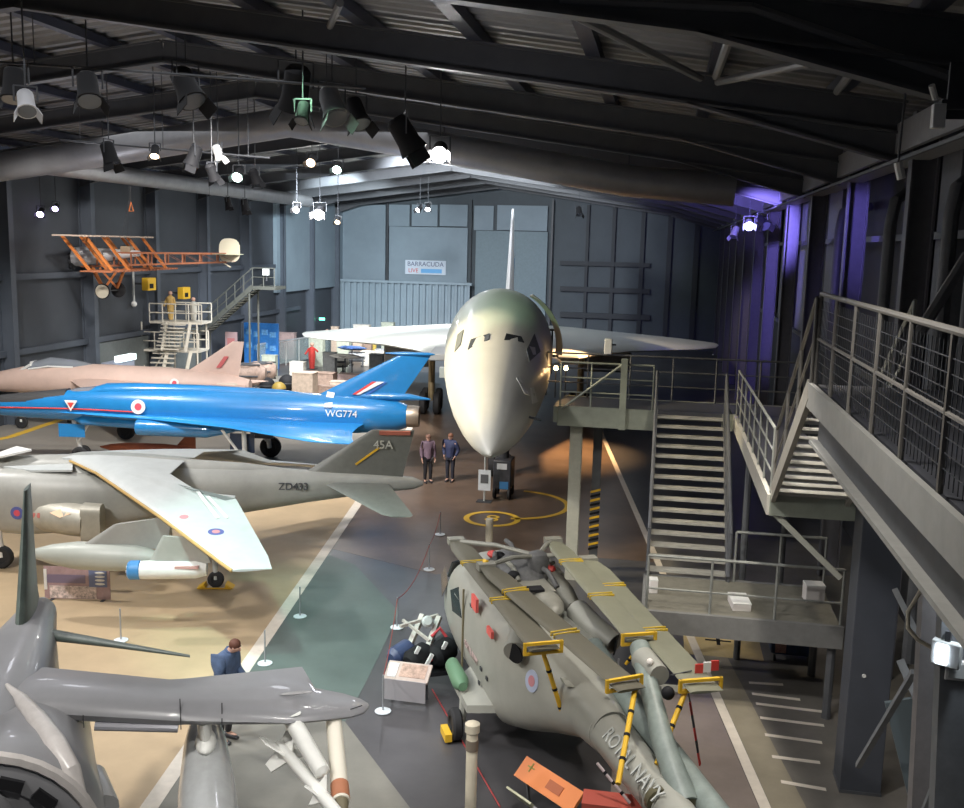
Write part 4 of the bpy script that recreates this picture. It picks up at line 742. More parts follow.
# sponson, gear
for s in (1, -1):
    sp = MB().prism([(.4, s * .8, .95), (-1.3, s * .8, .95), (-.9, s * 1.22, .80), (.1, s * 1.22, .80)], (0, 0, -.14)).build('stub_wing', LG, ly)
    MB().body([(.55, .98, .04, .04, s * 1.2), (.35, .98, .13, .15, s * 1.2), (-.3, .95, .15, .16, s * 1.2), (-.5, .95, .08, .08, s * 1.2)]).build('flotation_pack', mat('pack_green', (.12, .24, .14), .5), sp)
    lg = MB().tube([(-.4, s * 1.15, .9), (-.5, s * 1.2, .3)], .07).build('landing_gear_leg', LG, ly); wm = MB(); wheel(wm, (-.5, s * 1.32, .28), (0, 1, 0), .28, .18); wm.build('wheel', RUB, lg)
    MB().box((-.5, s * 1.48, .12), (.4, .12, .14)).build('yellow_chock', YEL, lg)
for y in (.14, -.14): wm = MB(); wheel(wm, (2.6, y, .22), (0, 1, 0), .22, .12); wm.build('wheel', RUB, ly)
MB().tube([(2.6, 0, .7), (2.6, 0, .22)], .06).build('nose_gear_leg', LG, ly)
# tail boom in two lengths plus the folded tail
MB().tube([(-4.1, 0, 1.87), (-5.5, 0, 1.87), (-7.4, 0, 1.87)], [.30, .27, .22], 20).build('tail_boom', LG, ly)
text('boom_lettering', 'ROYAL NAVY', .28, mat('letter_pale', (.50, .52, .50), .5), ly, (-5.45, .205, 2.075), (-1, 0, 0), (0, -1, .95), .008)
MB().tube([(-2.4, -.40, 2.3), (-3.4, -.46, 2.1), (-5.2, -.44, 2.0), (-7.1, -.40, 1.95)], [.2, .19, .18, .17], 16).build('drive_shaft_cover', mat('teal_grey', (.22, .26, .24), .45, var=.15), ly)
for x in (-4.2, -5.9, -6.9): MB().lathe([(.305 - (-.0 - x - 4.2) * .028, 0), (.31 - (-x - 4.2) * .028, .01), (.31 - (-x - 4.2) * .028, .03), (.30 - (-x - 4.2) * .028, .04)], (x, 0, 1.87), (-1, 0, 0)).build('frame_band', LG, ly)
w0 = [local(ly, onz(*q)) for q in ((640, 648, 2.9), (650, 690, 2.7), (664, 745, 2.35), (686, 805, 1.95))]
MB().tube(w0, [.15, .13, .145, .17], 16).build('folded_tail_pylon', mat('teal_grey', (.17, .19, .18)), ly)
q = local(ly, onz(652, 668, 2.85)); MB().tube([q - V((.25, 0, 0)), q + V((.3, 0, .0))], [.14, .18], 16).build('tail_gearbox', LG, ly); q2 = local(ly, onz(668, 693, 2.8)); MB().ball(q2, .09, 12, 8).build('tail_gearbox_cover', BLACK, ly); q3 = local(ly, onz(650, 662, 3.0)); MB().ball(q3, .05).build('beacon', mat('beacon_pale', (.8, .75, .7), .3), ly)
for p_, sc in (((655, 796, 1.95), .14), ((683, 800, 1.95), .13)): q = local(ly, onz(*p_)); MB().lathe([(sc, 0), (sc + .03, .05), (sc + .03, .15), (sc * .4, .2)], q, (-1, 0, 0), 14).build('boom_end_fitting', mat('fitting_green', (.10, .09, .05), .5), ly)
tp = local(ly, onz(560, 678, 2.2)); tq = local(ly, onz(690, 686, 2.2)); MB().wing([(tp, tp + V((-.3, 0, 0)), .05), (tq, tq + V((-.25, 0, 0)), .03)]).build('tailplane', LG, ly)
# rotor head with spider arms, folded blades, straps
hub = local(ly, onz(538, 556, 3.12))
for i_, (a_, b__) in enumerate(((( .9, .3, 2.8), (.2, .5, 3.0)), ((.8, -.3, 2.85), (-.1, -.5, 2.95)), ((.5, 0, 2.9), (.9, .1, 3.1)), ((.1, .3, 2.95), (-.5, .25, 2.8)), ((-.2, -.2, 2.95), (-.8, -.35, 2.75)), ((.4, .45, 2.8), (.4, -.45, 2.85)))): MB().tube([a_, V(a_).lerp(V(b__), .5) + V((0, 0, .08)), b__], .045, 8).build('control_rod', LP if i_ % 2 else MATS['gearbox_dark'], ly)
for c_, r_ in (((.55, .32, 2.92), .12), ((.0, -.3, 2.95), .14), ((-.35, .3, 2.86), .11), ((.95, -.1, 2.8), .13)): MB().ball(c_, (r_, r_, r_ * .7), 12, 8).build('accessory', BLACK, ly)
MB().lathe([(.12, -.4), (.17, -.3), (.2, -.05), (.16, .05), (.06, .1)], hub, (0, 0, 1)).build('rotor_hub', mat('gearbox_dark', (.1, .1, .1)), ly)
ends = [((456, 541, 3.05), (545, 650, 2.95), .44), ((486, 566, 3.12), (632, 690, 2.9), .42), ((553, 541, 3.22), (640, 640, 3.0), .40), ((588, 560, 3.1), (707, 692, 2.88), .46)]
for i, (a, b_, w_) in enumerate(ends):
    A, B = local(ly, onz(*a)), local(ly, onz(*b_)); d = (B - A).normalized(); sd = d.cross(V((0, 0, 1))).normalized()
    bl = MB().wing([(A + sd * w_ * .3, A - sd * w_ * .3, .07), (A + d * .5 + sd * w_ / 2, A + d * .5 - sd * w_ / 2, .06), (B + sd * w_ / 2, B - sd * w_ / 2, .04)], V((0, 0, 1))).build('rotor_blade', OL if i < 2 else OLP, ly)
    MB().tube([hub + V((0, 0, .0)), hub.lerp(A, .5) + V((0, 0, .06)), A], .042, 8).box(A, (.2, .3, .12)).build('blade_arm', LP, bl)
    for f in (.24, .60):
        c = A.lerp(B, f); MB().bar(c - sd * w_ * .51, c + sd * w_ * .51, .022, .068, V((0, 0, 1))).bar(c + d * .09 - sd * w_ * .51, c + d * .09 + sd * w_ * .51, .022, .068, V((0, 0, 1))).build('blade_stripe', mat('stripe_gold', (.62, .42, .04), .5), bl)
    c = A.lerp(B, .96 if i in (1, 3) else (.985 if i == 0 else .99)); k_ = MB()
    k_.bar(c - sd * w_ * .62 + V((0, 0, .07)), c + sd * w_ * .62 + V((0, 0, .07)), .045, .04).bar(c - sd * w_ * .62 - V((0, 0, .07)), c + sd * w_ * .62 - V((0, 0, .07)), .045, .04).bar(c - sd * w_ * .62 + V((0, 0, .09)), c - sd * w_ * .62 - V((0, 0, .09)), .045, .04).bar(c + sd * w_ * .62 + V((0, 0, .09)), c + sd * w_ * .62 - V((0, 0, .09)), .045, .04)
    k_.build('blade_clamp', YEL, bl)
def pole(a, b_, name='blade_prop', m=YEL, r=.035, bands=True):
    A, B = local(ly, onz(*a)), local(ly, onz(*b_)); o = MB().tube([A, B], r, 10).build(name, m, ly)
    if bands:
        for f in (.25, .5, .75): c = A.lerp(B, f); d = (B - A).normalized() * .02; MB().tube([c - d, c + d], r * 1.15, 10).build('black_band', BLACK, o)
pole((543, 652, 2.75), (566, 725, 1.55)); pole((635, 690, 2.85), (618, 784, 2.15)); pole((686, 690, 2.8), (657, 764, 2.15)); pole((640, 645, 2.95), (626, 664, 2.6), r=.025)
pole((482, 570, 3.05), (486, 560, 3.2), bands=False, r=.05); pole((597, 763, 2.0), (630, 803, 1.6), m=mat('candy', (.6, .5, .5)), r=.02)
# tag and flag on the fourth blade; banded rod
fg = thing('warning_flag', 'red and white striped warning flag at the tip of the right hand rotor blade', 'flag', onz(706, 670, 2.95)); fg.rotation_euler = (0, 0, .35)
for i in range(3): MB().box((-.1 + .11 * i, 0, .02 + .02 * i), (.11, .02, .14)).build('stripe', (RED, WHITE, RED)[i], fg)
MB().bar((-.2, 0, .0), (-.5, 0, -.05), .015, .015).build('tie', DARK, fg)
A, B = onz(690, 702, 2.6), onz(700, 765, 1.75); rod = thing('banded_streamer', 'red and black banded streamer hanging from the right hand blade clamp', 'streamer', A)
for i in range(5): p, q = (B - A) * (i / 5), (B - A) * ((i + 1) / 5); MB().bar(p, q, .05, .02).build('band', (RED, DARK)[i % 2], rod)
MB().bar((0, 0, 0), onz(688, 690, 2.85) - A, .012, .012).build('cord', DARK, rod)
p = onz(645, 790, 0); st_ = thing('tail_trestle', 'grey trestle with a red pad under the end of the helicopter boom', 'trestle', onz(618, 800, 1.55) * 1); z_ = st_.location.z
MB().box((0, 0, -.08), (.9, .35, .16)).build('pad', mat('pad_red', (.5, .1, .07), .6), st_); MB().box((.35, -.01, -.08), (.2, .37, .14)).build('pad_patch', mat('pad_peach', (.7, .42, .3), .6), st_)
for sx in (-.35, .35):
    for sy in (-.3, .3): MB().bar((sx * .8, sy * .5, -.16), (sx * 1.1, sy * 1.6, -z_), .05, .05).build('leg', DSTEEL, st_)

# ---- barrier posts with pale round bases, cords
POST = mat('post_grey', (.35, .36, .38), .4, .3)
def post(p, lab, grp='low barrier posts with white bases'):
    r = thing('barrier_post', lab, 'barrier post', (p.x, p.y, 0), 0, grp); MB().lathe([(.15, 0), (.15, .015), (.05, .03)], (0, 0, .012)).build('base', mat('base_white', (.75, .8, .85), .4), r); MB().tube([(0, 0, .03), (0, 0, .72)], .018, 8).build('pole', POST, r)
    return r
PL = [((429, 570), 'low post on the dark floor left of the helicopter nose, nearer one'), ((440, 535), 'low post on the dark floor near the yellow circle'), ((300, 617), 'low post on the dark floor right of the white painted line'), ((121, 641), 'low post alone on the tan floor behind the nearest jet'), ((383, 712), 'low post at the corner of the pale info panel by the helicopter'), ((397, 628), 'low post behind the rubbish of engine parts by the helicopter'), ((265, 664), 'low post standing on the white painted floor line near the bowed man'), ((617, 694), 'low post seen between the helicopter boom and folded tail')]
PL[5] = (PL[5][0], 'low post left of the helicopter nose, beside the red and black engine display')
pp = []
for a, l in PL: q = onz(*a); pp.append(q); post(q, l, None)
CORD = mat('cord_red', (.30, .06, .05), .6)
def cord(a, b_, lab, z=.68, sag=.12):
    a, b_ = V(a), V(b_); pts = [a.lerp(b_, i / 8) + V((0, 0, z - sag * 4 * (i / 8) * (1 - i / 8))) for i in range(9)]
    tag(MB().tube(pts, .010, 6).build('barrier_rope', CORD), lab, 'cord')
cord(pp[5], pp[4], 'red cord between the two low posts beside the engine display'); cord(pp[1], pp[0], 'red cord between the two low posts in front of the helicopter nose')
cord(pp[0], pp[5], 'red cord running back from the engine display to the next low post', sag=.25)
a, b_ = onz(432, 690), onz(500, 808); tag(MB().tube([(a.x, a.y, .02), (b_.x, b_.y, .02)], .012, 6).build('floor_rope', mat('line_red', (.40, .05, .05))), 'thin red line lying across the dark floor below the helicopter', 'cord')
cp = thing('bollard', 'thick cream post with a brown collar standing in front of the helicopter wheel', 'bollard', (onz(470, 830).x, onz(470, 830).y, 0)); hgt = 1.55
MB().lathe([(.085, 0), (.085, hgt), (.075, hgt + .02)], n=16).build('pipe', CREAM, cp); MB().lathe([(.095, hgt - .28), (.095, hgt - .12)], n=16).build('collar', mat('collar_brown', (.22, .18, .14)), cp); MB().lathe([(.11, hgt), (.11, hgt + .12), (.04, hgt + .16)], n=16).build('cap', CREAM, cp)

# ---- displays near the helicopter
def lectern(name, lab, p, w, d, zt, ang, face, tilt=.5):
    r = thing(name, lab, 'display panel', (p.x, p.y, 0), ang); M = Matrix.Rotation(tilt, 4, 'X')
    MB().box((0, 0, zt), (w, d, .05), M).build('panel', face, r)
    for x in (-w * .4, w * .4): MB().bar((x, d * .3, 0), (x, d * .1, zt), .04, .04).build('leg', DSTEEL, r)
    return r, M
def on_panel(r, M, zt, cx, cy, w, d, m, name='picture'): MB().box(V((0, 0, zt)) + M @ V((cx, cy, .03)), (w, d, .012), M).build(name, m, r)
r, M = lectern('info_board', 'pale pinkish tilted info panel on the floor left of the helicopter', onz(408, 700), .85, .42, .55, -.05, mat('panel_pink', (.55, .45, .40), .4, var=.1))
on_panel(r, M, .55, .1, .02, .5, .3, mat('panel_photo', (.50, .34, .27), .5, var=.5, scale=7)); on_panel(r, M, .55, -.3, 0, .18, .32, mat('panel_text', (.7, .68, .68), .5, var=.4, scale=40))
MB().box((0, -.22, .28), (.8, .02, .4)).build('front_panel', mat('panel_front', (.42, .40, .42), .4, alpha=.7), r)
oc = onz(548, 800, .5); r = thing('info_board', 'orange tilted info panel on the dark floor under the helicopter boom', 'display panel', (oc.x, oc.y, 0), radians(-42)); M = Matrix.Rotation(.75, 4, 'X')
MB().box((0, 0, .75), (1.25, .34, .05), M).build('panel', mat('panel_orange', (.85, .27, .08), .5), r)
on_panel(r, M, .75, -.42, .06, .14, .02, mat('mark_olive', (.3, .3, .05)), 'cross_mark'); on_panel(r, M, .75, -.42, .06, .02, .14, MATS['mark_olive'], 'cross_mark'); on_panel(r, M, .75, .15, 0, .3, .14, mat('dark_print', (.45, .12, .04)), 'printed_block')
MB().box((-.22, -.24, .45), (.55, .03, .42), M).build('lower_panel', mat('panel_cream', (.52, .52, .36), .5, var=.2, scale=6), r); MB().box((.32, -.24, .43), (.42, .03, .4), M).build('lower_panel', mat('panel_photo2', (.25, .25, .27), .5, var=.8, scale=9), r); MB().box((-.2, -.27, .48), (.12, .02, .1), M).build('picture', BLACK, r)
for x in (-.5, .5): MB().bar((x, .1, 0), (x, 0, .72), .04, .04).build('leg', DSTEEL, r)
p = onz(425, 668); r = thing('engine_display', 'frame of pale pipes with red and black engine parts beside the helicopter', 'engine', (p.x, p.y, 0), .5)
MB().bar((-.5, 0, .1), (.1, .6, .9), .1, .1).bar((-.2, -.3, .1), (.4, .4, .9), .1, .1).bar((-.5, .1, .9), (.4, .5, .9), .06, .06).bar((0, -.3, .7), (-.4, .3, .95), .05, .05).build('frame', mat('frame_pale', (.50, .46, .42), .5, var=.2), r)
for c, rr, m in (((-.2, -.2, .35), .22, BLACK), ((.3, -.2, .4), .24, BLACK), ((.45, .2, .35), .22, DARK), ((-.45, .2, .3), .2, mat('part_navy', (.05, .07, .15), .4))): MB().lathe([(rr * .6, -.3), (rr, -.2), (rr, .2), (rr * .6, .3)], c, (1, .6, .2)).build('cylinder', m, r)
for c in ((-.3, -.38, .5), (.25, -.4, .55), (-.05, -.45, .35)): MB().box(c, (.07, .05, .3), Matrix.Rotation(.5, 3, 'Y')).build('white_label', WHITE, r)
for c in ((-.42, -.3, .35), (.1, -.1, .7), (.0, -.36, .3)): MB().tube([V(c), V(c) + V((.2, .1, .12)), V(c) + V((.35, .0, -.1))], .035).build('red_hose', mat('hose_red', (.5, .05, .06)), r)
MB().lathe([(.09, 0), (.12, .05), (.12, .1), (.08, .14)], (.1, .3, .85), (0, -1, .6)).build('pale_flange', GREYW, r); MB().box((-.1, .0, .04), (1.1, .9, .08)).build('base', BLACK, r)
for x, y, lab in ((-.35, -1.3, 'black wheel lying on the floor in front of the engine display'),):
    pass

# ---- under the airliner nose
p = onz(497, 499); gsx = thing('ground_power_unit', 'dark wheeled ground power unit standing under the airliner nose', 'machine', (p.x + .05, p.y + .4, 0))
MB().box((.1, 0, .85), (.62, .9, 1.0)).build('casing', mat('unit_dark', (.04, .042, .05), .45, var=.3), gsx, .04); MB().box((.1, -.46, 1.15), (.34, .03, .2)).build('gauge_panel', mat('gauge', (.6, .62, .65), .3), gsx); MB().box((.18, -.46, .5), (.3, .03, .25)).build('blue_plate', mat('plate_blue', (.05, .2, .45)), gsx); MB().lathe([(.2, 0), (.2, .3), (.1, .36)], (.05, .1, 1.35)).build('filter_can', DARK, gsx)
for x in (-.15, .35):
    for y in (-.35, .35): wm = MB(); wheel(wm, (x, y, .2), (1, 0, 0), .2, .1); wm.build('wheel', RUB, gsx)
p = onz(484, 502); s_ = thing('info_stand', 'white notice on a slim stand under the tip of the airliner nose', 'sign', (p.x, p.y, 0)); MB().box((0, 0, .75), (.42, .04, .7)).build('board', mat('notice', (.62, .66, .70), .5, var=.1), s_); MB().tube([(0, .04, .02), (0, .04, 2.0)], .03).build('pole', GREYW, s_); MB().box((0, .04, .015), (.5, .35, .03)).build('base', DARK, s_); MB().box((0, -.025, .8), (.26, .01, .3)).build('printed_block', DSTEEL, s_)
p = onz(489, 545); s_ = thing('bollard', 'short pale post on the floor below the yellow circle', 'bollard', (p.x, p.y, 0)); MB().lathe([(.11, 0), (.11, .75), (.1, .78)]).build('pipe', CREAM, s_); MB().lathe([(.16, 0), (.16, .04)]).build('base', GREYW, s_)

# ---- information boards beneath the grey jump jet
p = onz(78, 600); s_ = thing('info_board', 'glossy picture panel with a missile diagram under the drop tank of the grey jump jet', 'display panel', (p.x, p.y, 0), .17)
MB().box((0, 0, .42), (1.55, .03, .78)).build('panel', mat('perspex', (.38, .26, .28), .12, var=.2, scale=3, coat=.5), s_)
MB().box((-.1, -.02, .2), (1.1, .01, .3)).build('picture', mat('collage', (.62, .52, .50), .4, var=.6, scale=14), s_); MB().box((-.25, -.02, .52), (.9, .01, .2)).build('picture', mat('missile_pic', (.2, .16, .24), .3), s_)
tb = MB().box((.5, -.025, .55), (.42, .02, .42)).build('text_block', mat('block_blue', (.16, .20, .36), .4), s_)
for i in range(4): MB().ball((.55, -.04, .42 + i * .09), (.12, .01, .03), 10, 6).build('missile_icon', WHITE, tb)
MB().box((-.74, -.02, .5), (.07, .02, .5)).build('white_edge', WHITE, s_)
for x in (-.6, .6): MB().box((x, .1, .01), (.08, .4, .02)).build('foot', DARK, s_)

# ---- red-brown missile on the floor under the blue jet
p = onz(150, 462); s_ = thing('target_missile', 'rust-red winged missile lying on the floor under the blue jet', 'missile', (p.x, p.y, 0), .05); RU = mat('rust_red', (.26, .07, .03), .5, var=.2, scale=2)
MB().lathe([(.02, 0), (.14, .5), (.22, 1.2), (.24, 2.6), (.18, 3.6), (.1, 3.9)], (-2.0, 0, .5), (1, 0, 0)).build('missile_body', RU, s_)
MB().wing([((.0, 0, .5), (1.5, 0, .5), .08), ((.6, -.9, .4), (1.5, -.9, .4), .04)]).wing([((.0, 0, .5), (1.5, 0, .5), .08), ((.6, .9, .4), (1.5, .9, .4), .04)]).build('wing', RU, s_); MB().wing([((1.0, 0, .6), (1.85, 0, .6), .06), ((1.5, 0, 1.15), (1.85, 0, 1.15), .03)], (0, 1, 0)).build('fin', RU, s_)
for x in (-.9, 1.2): MB().bar((x, -.35, .02), (x, .35, .02), .08, .04).bar((x, 0, .02), (x, 0, .32), .08, .08).build('cradle', DARK, s_)

# ================================================================== far left: steps, stair, exhibits
def boxat(px, py, Y): return ony(px, py, Y)
YA = 53.
p = ony(177, 370, YA); ac = thing('access_steps', 'white two-flight maintenance platform standing behind the pink jet', 'steps', (p.x, YA, 0), .1)
IV = mat('ivory_paint', (.62, .58, .50), .5, var=.08)
for zf, xo, w_ in ((2.2, -.1, 3.4), (3.8, .3, 3.0)):
    MB().box((xo, 0, zf), (w_, 1.6, .12)).build('platform', IV, ac)
    for yy in (-.8, .8):
        rl = MB()
        for h_ in (.55, 1.05): rl.tube([(xo - w_ / 2, yy, zf + h_), (xo + w_ / 2, yy, zf + h_)], .035, 6)
        for i in range(5): x = xo - w_ / 2 + w_ * i / 4; rl.tube([(x, yy, zf), (x, yy, zf + 1.05)], .035, 6)
        rl.build('guard_rail', IV, ac)
for (x0, z0_, x1, z1_) in ((-.9, .1, .7, 2.2), (-.2, 2.25, .9, 3.8)):
    for i in range(8): t = (i + .5) / 8; MB().box((x0 + (x1 - x0) * t * .3 + .1, -1.15 + t * .3, z0_ + (z1_ - z0_) * t), (1.3, .26, .06)).build('tread', IV, ac)
    for x in (-.6, .75): MB().bar((x0 * .0 + x + x0 * .3 + .3, -1.25, z0_), (x + .4, -.85, z1_), .06, .2).build('stringer', IV, ac)
for x in (-1.7, -.4, 1.5):
    for y in (-.75, .75): MB().tube([(x, y, 0), (x, y, 3.8)], .05, 6).build('leg', IV, ac)
MB().bar((-1.7, -.8, .1), (-.4, -.8, 2.1), .07, .07).bar((-1.0, -.8, .1), (-2.0, -.8, 2.1), .07, .07).build('cross_brace', IV, ac)
p = ony(162, 318, YA); s_ = thing('mannequin', 'tan-overalled mannequin on the upper white maintenance platform', 'mannequin', (ac.location.x - .3, YA, 3.86), 0)
MB().body([(0, 0, 0, 0)] * 2) if False else None
mq = MB().tube([(0, 0, .05), (.0, 0, .8), (0, 0, 1.3), (0, 0, 1.42)], [.12, .2, .22, .08], 10).tube([(-.2, 0, 1.3), (-.35, -.1, .8)], .06, 8).tube([(.2, 0, 1.3), (.35, -.1, .8)], .06, 8).build('overalls', mat('tan_overalls', (.55, .36, .12), .7, var=.2), s_); MB().ball((0, 0, 1.55), .12).build('head', mat('skin', (.55, .33, .25), .6), s_)
s_ = thing('mannequin', 'pale grey figure beside the tan mannequin on the white platform', 'mannequin', (ac.location.x + 1.0, YA + .2, 3.86), 0); MB().tube([(0, 0, .05), (.0, 0, .6), (0, 0, 1.0), (0, 0, 1.12)], [.14, .2, .2, .08], 10).build('overalls', mat('grey_overalls', (.45, .43, .38), .7), s_); MB().ball((0, 0, 1.24), .11).build('head', MATS['skin'], s_)
# lamp pole with arm above the steps
p = ony(134, 304, 51); q = ony(133, 272, 51); s_ = thing('drop_pipe', 'white vertical drop pipe with a bulb end left of the white platform', 'pipe', p); MB().tube([(0, 0, 0), (0, 0, q.z - p.z), (XL - p.x, 0, q.z - p.z)], .07, 8).build('pipe', GREYW, s_); MB().ball((0, 0, 0), .16).build('bulb', WHITE, s_)
for px_, py_, lab in ((184, 293, 'square yellow wall lamp box above the white platform'), (149, 284, 'smaller yellow box high on the left wall column')):
    p = onx(px_, py_, XL + .9); s_ = thing('wall_box', lab, 'box', p); MB().box((0, 0, 0), (.4, .9, .7)).build('casing', YEL, s_, .04); MB().box((.21, -.1, -.1), (.02, .4, .25)).build('opening', BLACK, s_); MB().bar((-.2, 0, 0), (-.9, 0, 0), .1, .1).build('bracket', DARK, s_)
# corner stair with platform
YS = 58.; tp_ = ony(253, 286, YS); bt_ = ony(201, 332, YS); GS = mat('stair_green', (.08, .085, .075), .5)
stc = stair('corner_staircase', 'dark green-grey steel stair climbing to a platform in the far left corner', (tp_.x, YS, tp_.z), (bt_.x, YS, bt_.z), 1.5, (0, 1, 0), 17, GS, mat('stair_tread', (.34, .33, .28), .5), .28)
MB().box((.75 + tp_.x - bt_.x, .75, tp_.z - bt_.z - .1), (1.5, 1.7, .2)).build('platform', GS, stc); MB().box((-.25, .75, -.1), (.5, 1.7, .2)).build('platform', GS, stc)
railing('stair_railing', 'dark railing on the near side of the far corner stair', [(bt_.x, YS - .06, bt_.z), (tp_.x, YS - .06, tp_.z), (tp_.x + 1.4, YS - .06, tp_.z)], 1.1, .8, .035, GS)
for x, y, z_ in ((tp_.x - bt_.x - .3, .1, tp_.z - .4), (tp_.x - bt_.x - .3, 1.5, tp_.z - .4), (-.1, .05, bt_.z - .1), (-.1, 1.45, bt_.z - .1)): MB().tube([(x, y, -bt_.z), (x, y, z_ - bt_.z)], .07).build('support_post', GS, stc)
s_ = thing('junction_box', 'small pale box on the railing of the far corner platform', 'box', ony(266, 272, 57.8)); MB().box((0, 0, 0), (.4, .15, .4)).build('casing', GREYW, s_); MB().box((0, .1, -.3), (.08, .08, .5)).build('bracket', DARK, s_)
# blue display wall, pink board, screens
p = ony(262, 375, 63); s_ = thing('display_wall', 'bright blue display wall with small pictures in the far left corner', 'display panel', (p.x, 63, 0)); zt2 = ony(262, 323, 63).z
MB().box((0, 0, zt2 / 2), (2.4, .2, zt2)).build('panel', mat('display_blue', (.03, .17, .5), .35, var=.15), s_)
for i in range(4):
    for j in range(2): MB().box((-.85 + i * .56, -.12, zt2 - .6 - j * .9 - .15 * (i % 2)), (.42, .02, .36)).build('picture', mat('pic_blue', (.12, .33, .65), .4, var=.4, scale=6), s_)
p = ony(232, 380, 60.5); s_ = thing('display_board', 'narrow dull pink board standing left of the blue display wall', 'display panel', (p.x, 60.5, 0)); zt2 = ony(232, 332, 60.5).z; MB().box((0, 0, zt2 / 2), (.8, .12, zt2)).build('panel', mat('dusty_pink', (.36, .25, .26), .5), s_); MB().box((0, -.07, zt2 * .7), (.5, .02, zt2 * .3)).build('picture', mat('dusty_red', (.4, .15, .15)), s_)
p = onx(118, 358, XL + 1.6); s_ = thing('display_case', 'pale lit display case against the left wall behind the pink jet', 'display case', (p.x, p.y, 0)); MB().box((0, 0, 1.1), (.8, 1.8, 2.2)).build('cabinet', mat('case_lilac', (.35, .38, .48), .5), s_); MB().box((.42, 0, 2.4), (.3, 1.6, .3)).build('light_box', mat('lightbox', (.75, .9, .9), .4, emit=1.2), s_); MB().box((.42, 0, 1.3), (.03, 1.5, .3)).build('picture', WHITE, s_)
# glass balustrade
a, b_ = onz(262, 372), onz(335, 348); a = ony(258, 370, 62); b_ = ony(335, 346, 72); a.z = b_.z = 0
gb = thing('glass_balustrade', 'sloping-looking glass balustrade around the museum display island', 'balustrade', a); gv = b_ - a
for i in range(6): t = i / 6; MB().bar(gv * (t + .01) + V((0, 0, .9)), gv * (t + 1 / 6 - .01) + V((0, 0, .9)), .03, 1.5).build('glass_pane', mat('pane_glass', (.45, .58, .60), .1, alpha=.35), gb)
MB().bar(V((0, 0, 1.72)), gv + V((0, 0, 1.72)), .09, .09).build('handrail', mat('rail_pale', (.6, .66, .7), .4, .4), gb)
for i in range(7): t = i / 6; MB().tube([gv * t, gv * t + V((0, 0, 1.7))], .04, 6).build('post', GREYW, gb)
b2_ = ony(312, 374, 60); b2_.z = 0
# the crowded display island: each exhibit a thing
def ex(name, lab, cat, px_, py_, Y, build):
    p = onz(px_, py_) if Y is None else ony(px_, py_, Y); s_ = thing(name, lab, cat, (p.x, p.y, 0)); build(s_, max(p.z, 0)); return s_
def crate(w_, d_, h_, m, m2=None):
    def f(s_, z): MB().box((0, 0, h_ / 2), (w_, d_, h_)).build('case', m, s_, .02); MB().box((0, 0, h_ + .02), (w_ * 1.05, d_ * 1.05, .05)).build('lid', m2 or m, s_)
    return f
BR = [mat('exhibit_brown', (.28, .20, .16), .6, var=.3), mat('exhibit_tan', (.50, .40, .32), .6, var=.2), mat('exhibit_pale', (.65, .62, .56), .6, var=.15), mat('exhibit_green', (.42, .46, .38), .6, var=.2), mat('exhibit_grey', (.38, .40, .42), .6, var=.2), mat('exhibit_pink', (.45, .34, .33), .6, var=.2)]
for px_, py_, d_, m, lab in ((317, 366, (1.0, .6, 2.2), 3, 'pale green cabinet at the left end of the display island'), (287, 359, (1.3, .5, 1.9), 5, 'dull pink upright panel behind the glass balustrade'), (322, 388, (1.6, .8, .9), 0, 'brown crate in front of the red figure'), (305, 396, (1.2, .9, 1.3), 1, 'tan crate nearest the blue tail fin'), (377, 378, (.9, .6, 1.5), 4, 'grey upright box beside the blue tail fin'), (352, 388, (1.5, .8, .8), 5, 'low pinkish plinth in the middle of the display island'), (395, 372, (1.1, .7, 1.1), 2, 'pale cabinet under the airliner wing leading edge'), (344, 365, (.9, .6, 2.2), 3, 'tall pale green cabinet under the airliner wing tip'), (362, 350, (1.3, .6, 2.0), 2, 'cream cabinet at the back of the display island'), (388, 350, (1.0, .6, 2.2), 3, 'greenish cabinet next to the corrugated screen'), (375, 366, (1.8, .8, 1.0), 2, 'bright white table among the exhibits'), (340, 392, (1.0, .6, .6), 1, 'small tan box right of the tan crate'), (407, 366, (.8, .6, 1.9), 0, 'brown cabinet in the shade under the airliner wing')):
    ex('display_cabinet' if d_[2] > 1.4 else 'display_plinth', lab, 'cabinet' if d_[2] > 1.4 else 'plinth', px_, py_, None, crate(*d_, BR[m]))
for px_, py_, d_, m, lab in ((298, 378, (.9, .6, 1.0), 2, 'white low cabinet just right of the pink upright panel'), (330, 378, (.8, .5, 1.6), 4, 'slim grey cabinet right of the red-suited mannequin'), (358, 360, (.7, .5, 1.3), 1, 'tan box standing between two pale cabinets'), (368, 358, (.6, .4, 1.9), 0, 'narrow brown cabinet behind the bright white table'), (383, 362, (1.0, .6, .9), 4, 'low grey bench behind the blue fin'), (399, 358, (.8, .5, 1.4), 5, 'pinkish cabinet close to the corrugated screen'), (325, 395, (1.4, .6, .5), 0, 'long low brown box behind the blue jet spine'), (360, 395, (.9, .5, .45), 2, 'small white box behind the root of the blue fin'), (270, 376, (.9, .5, 1.3), 3, 'greenish box behind the left end of the glass balustrade'), (335, 358, (.5, .4, 2.3), 1, 'tall narrow tan cabinet behind the black figure')):
    ex('display_cabinet' if d_[2] > 1.4 else 'display_plinth', lab, 'cabinet' if d_[2] > 1.4 else 'plinth', px_, py_, None, crate(*d_, BR[m]))
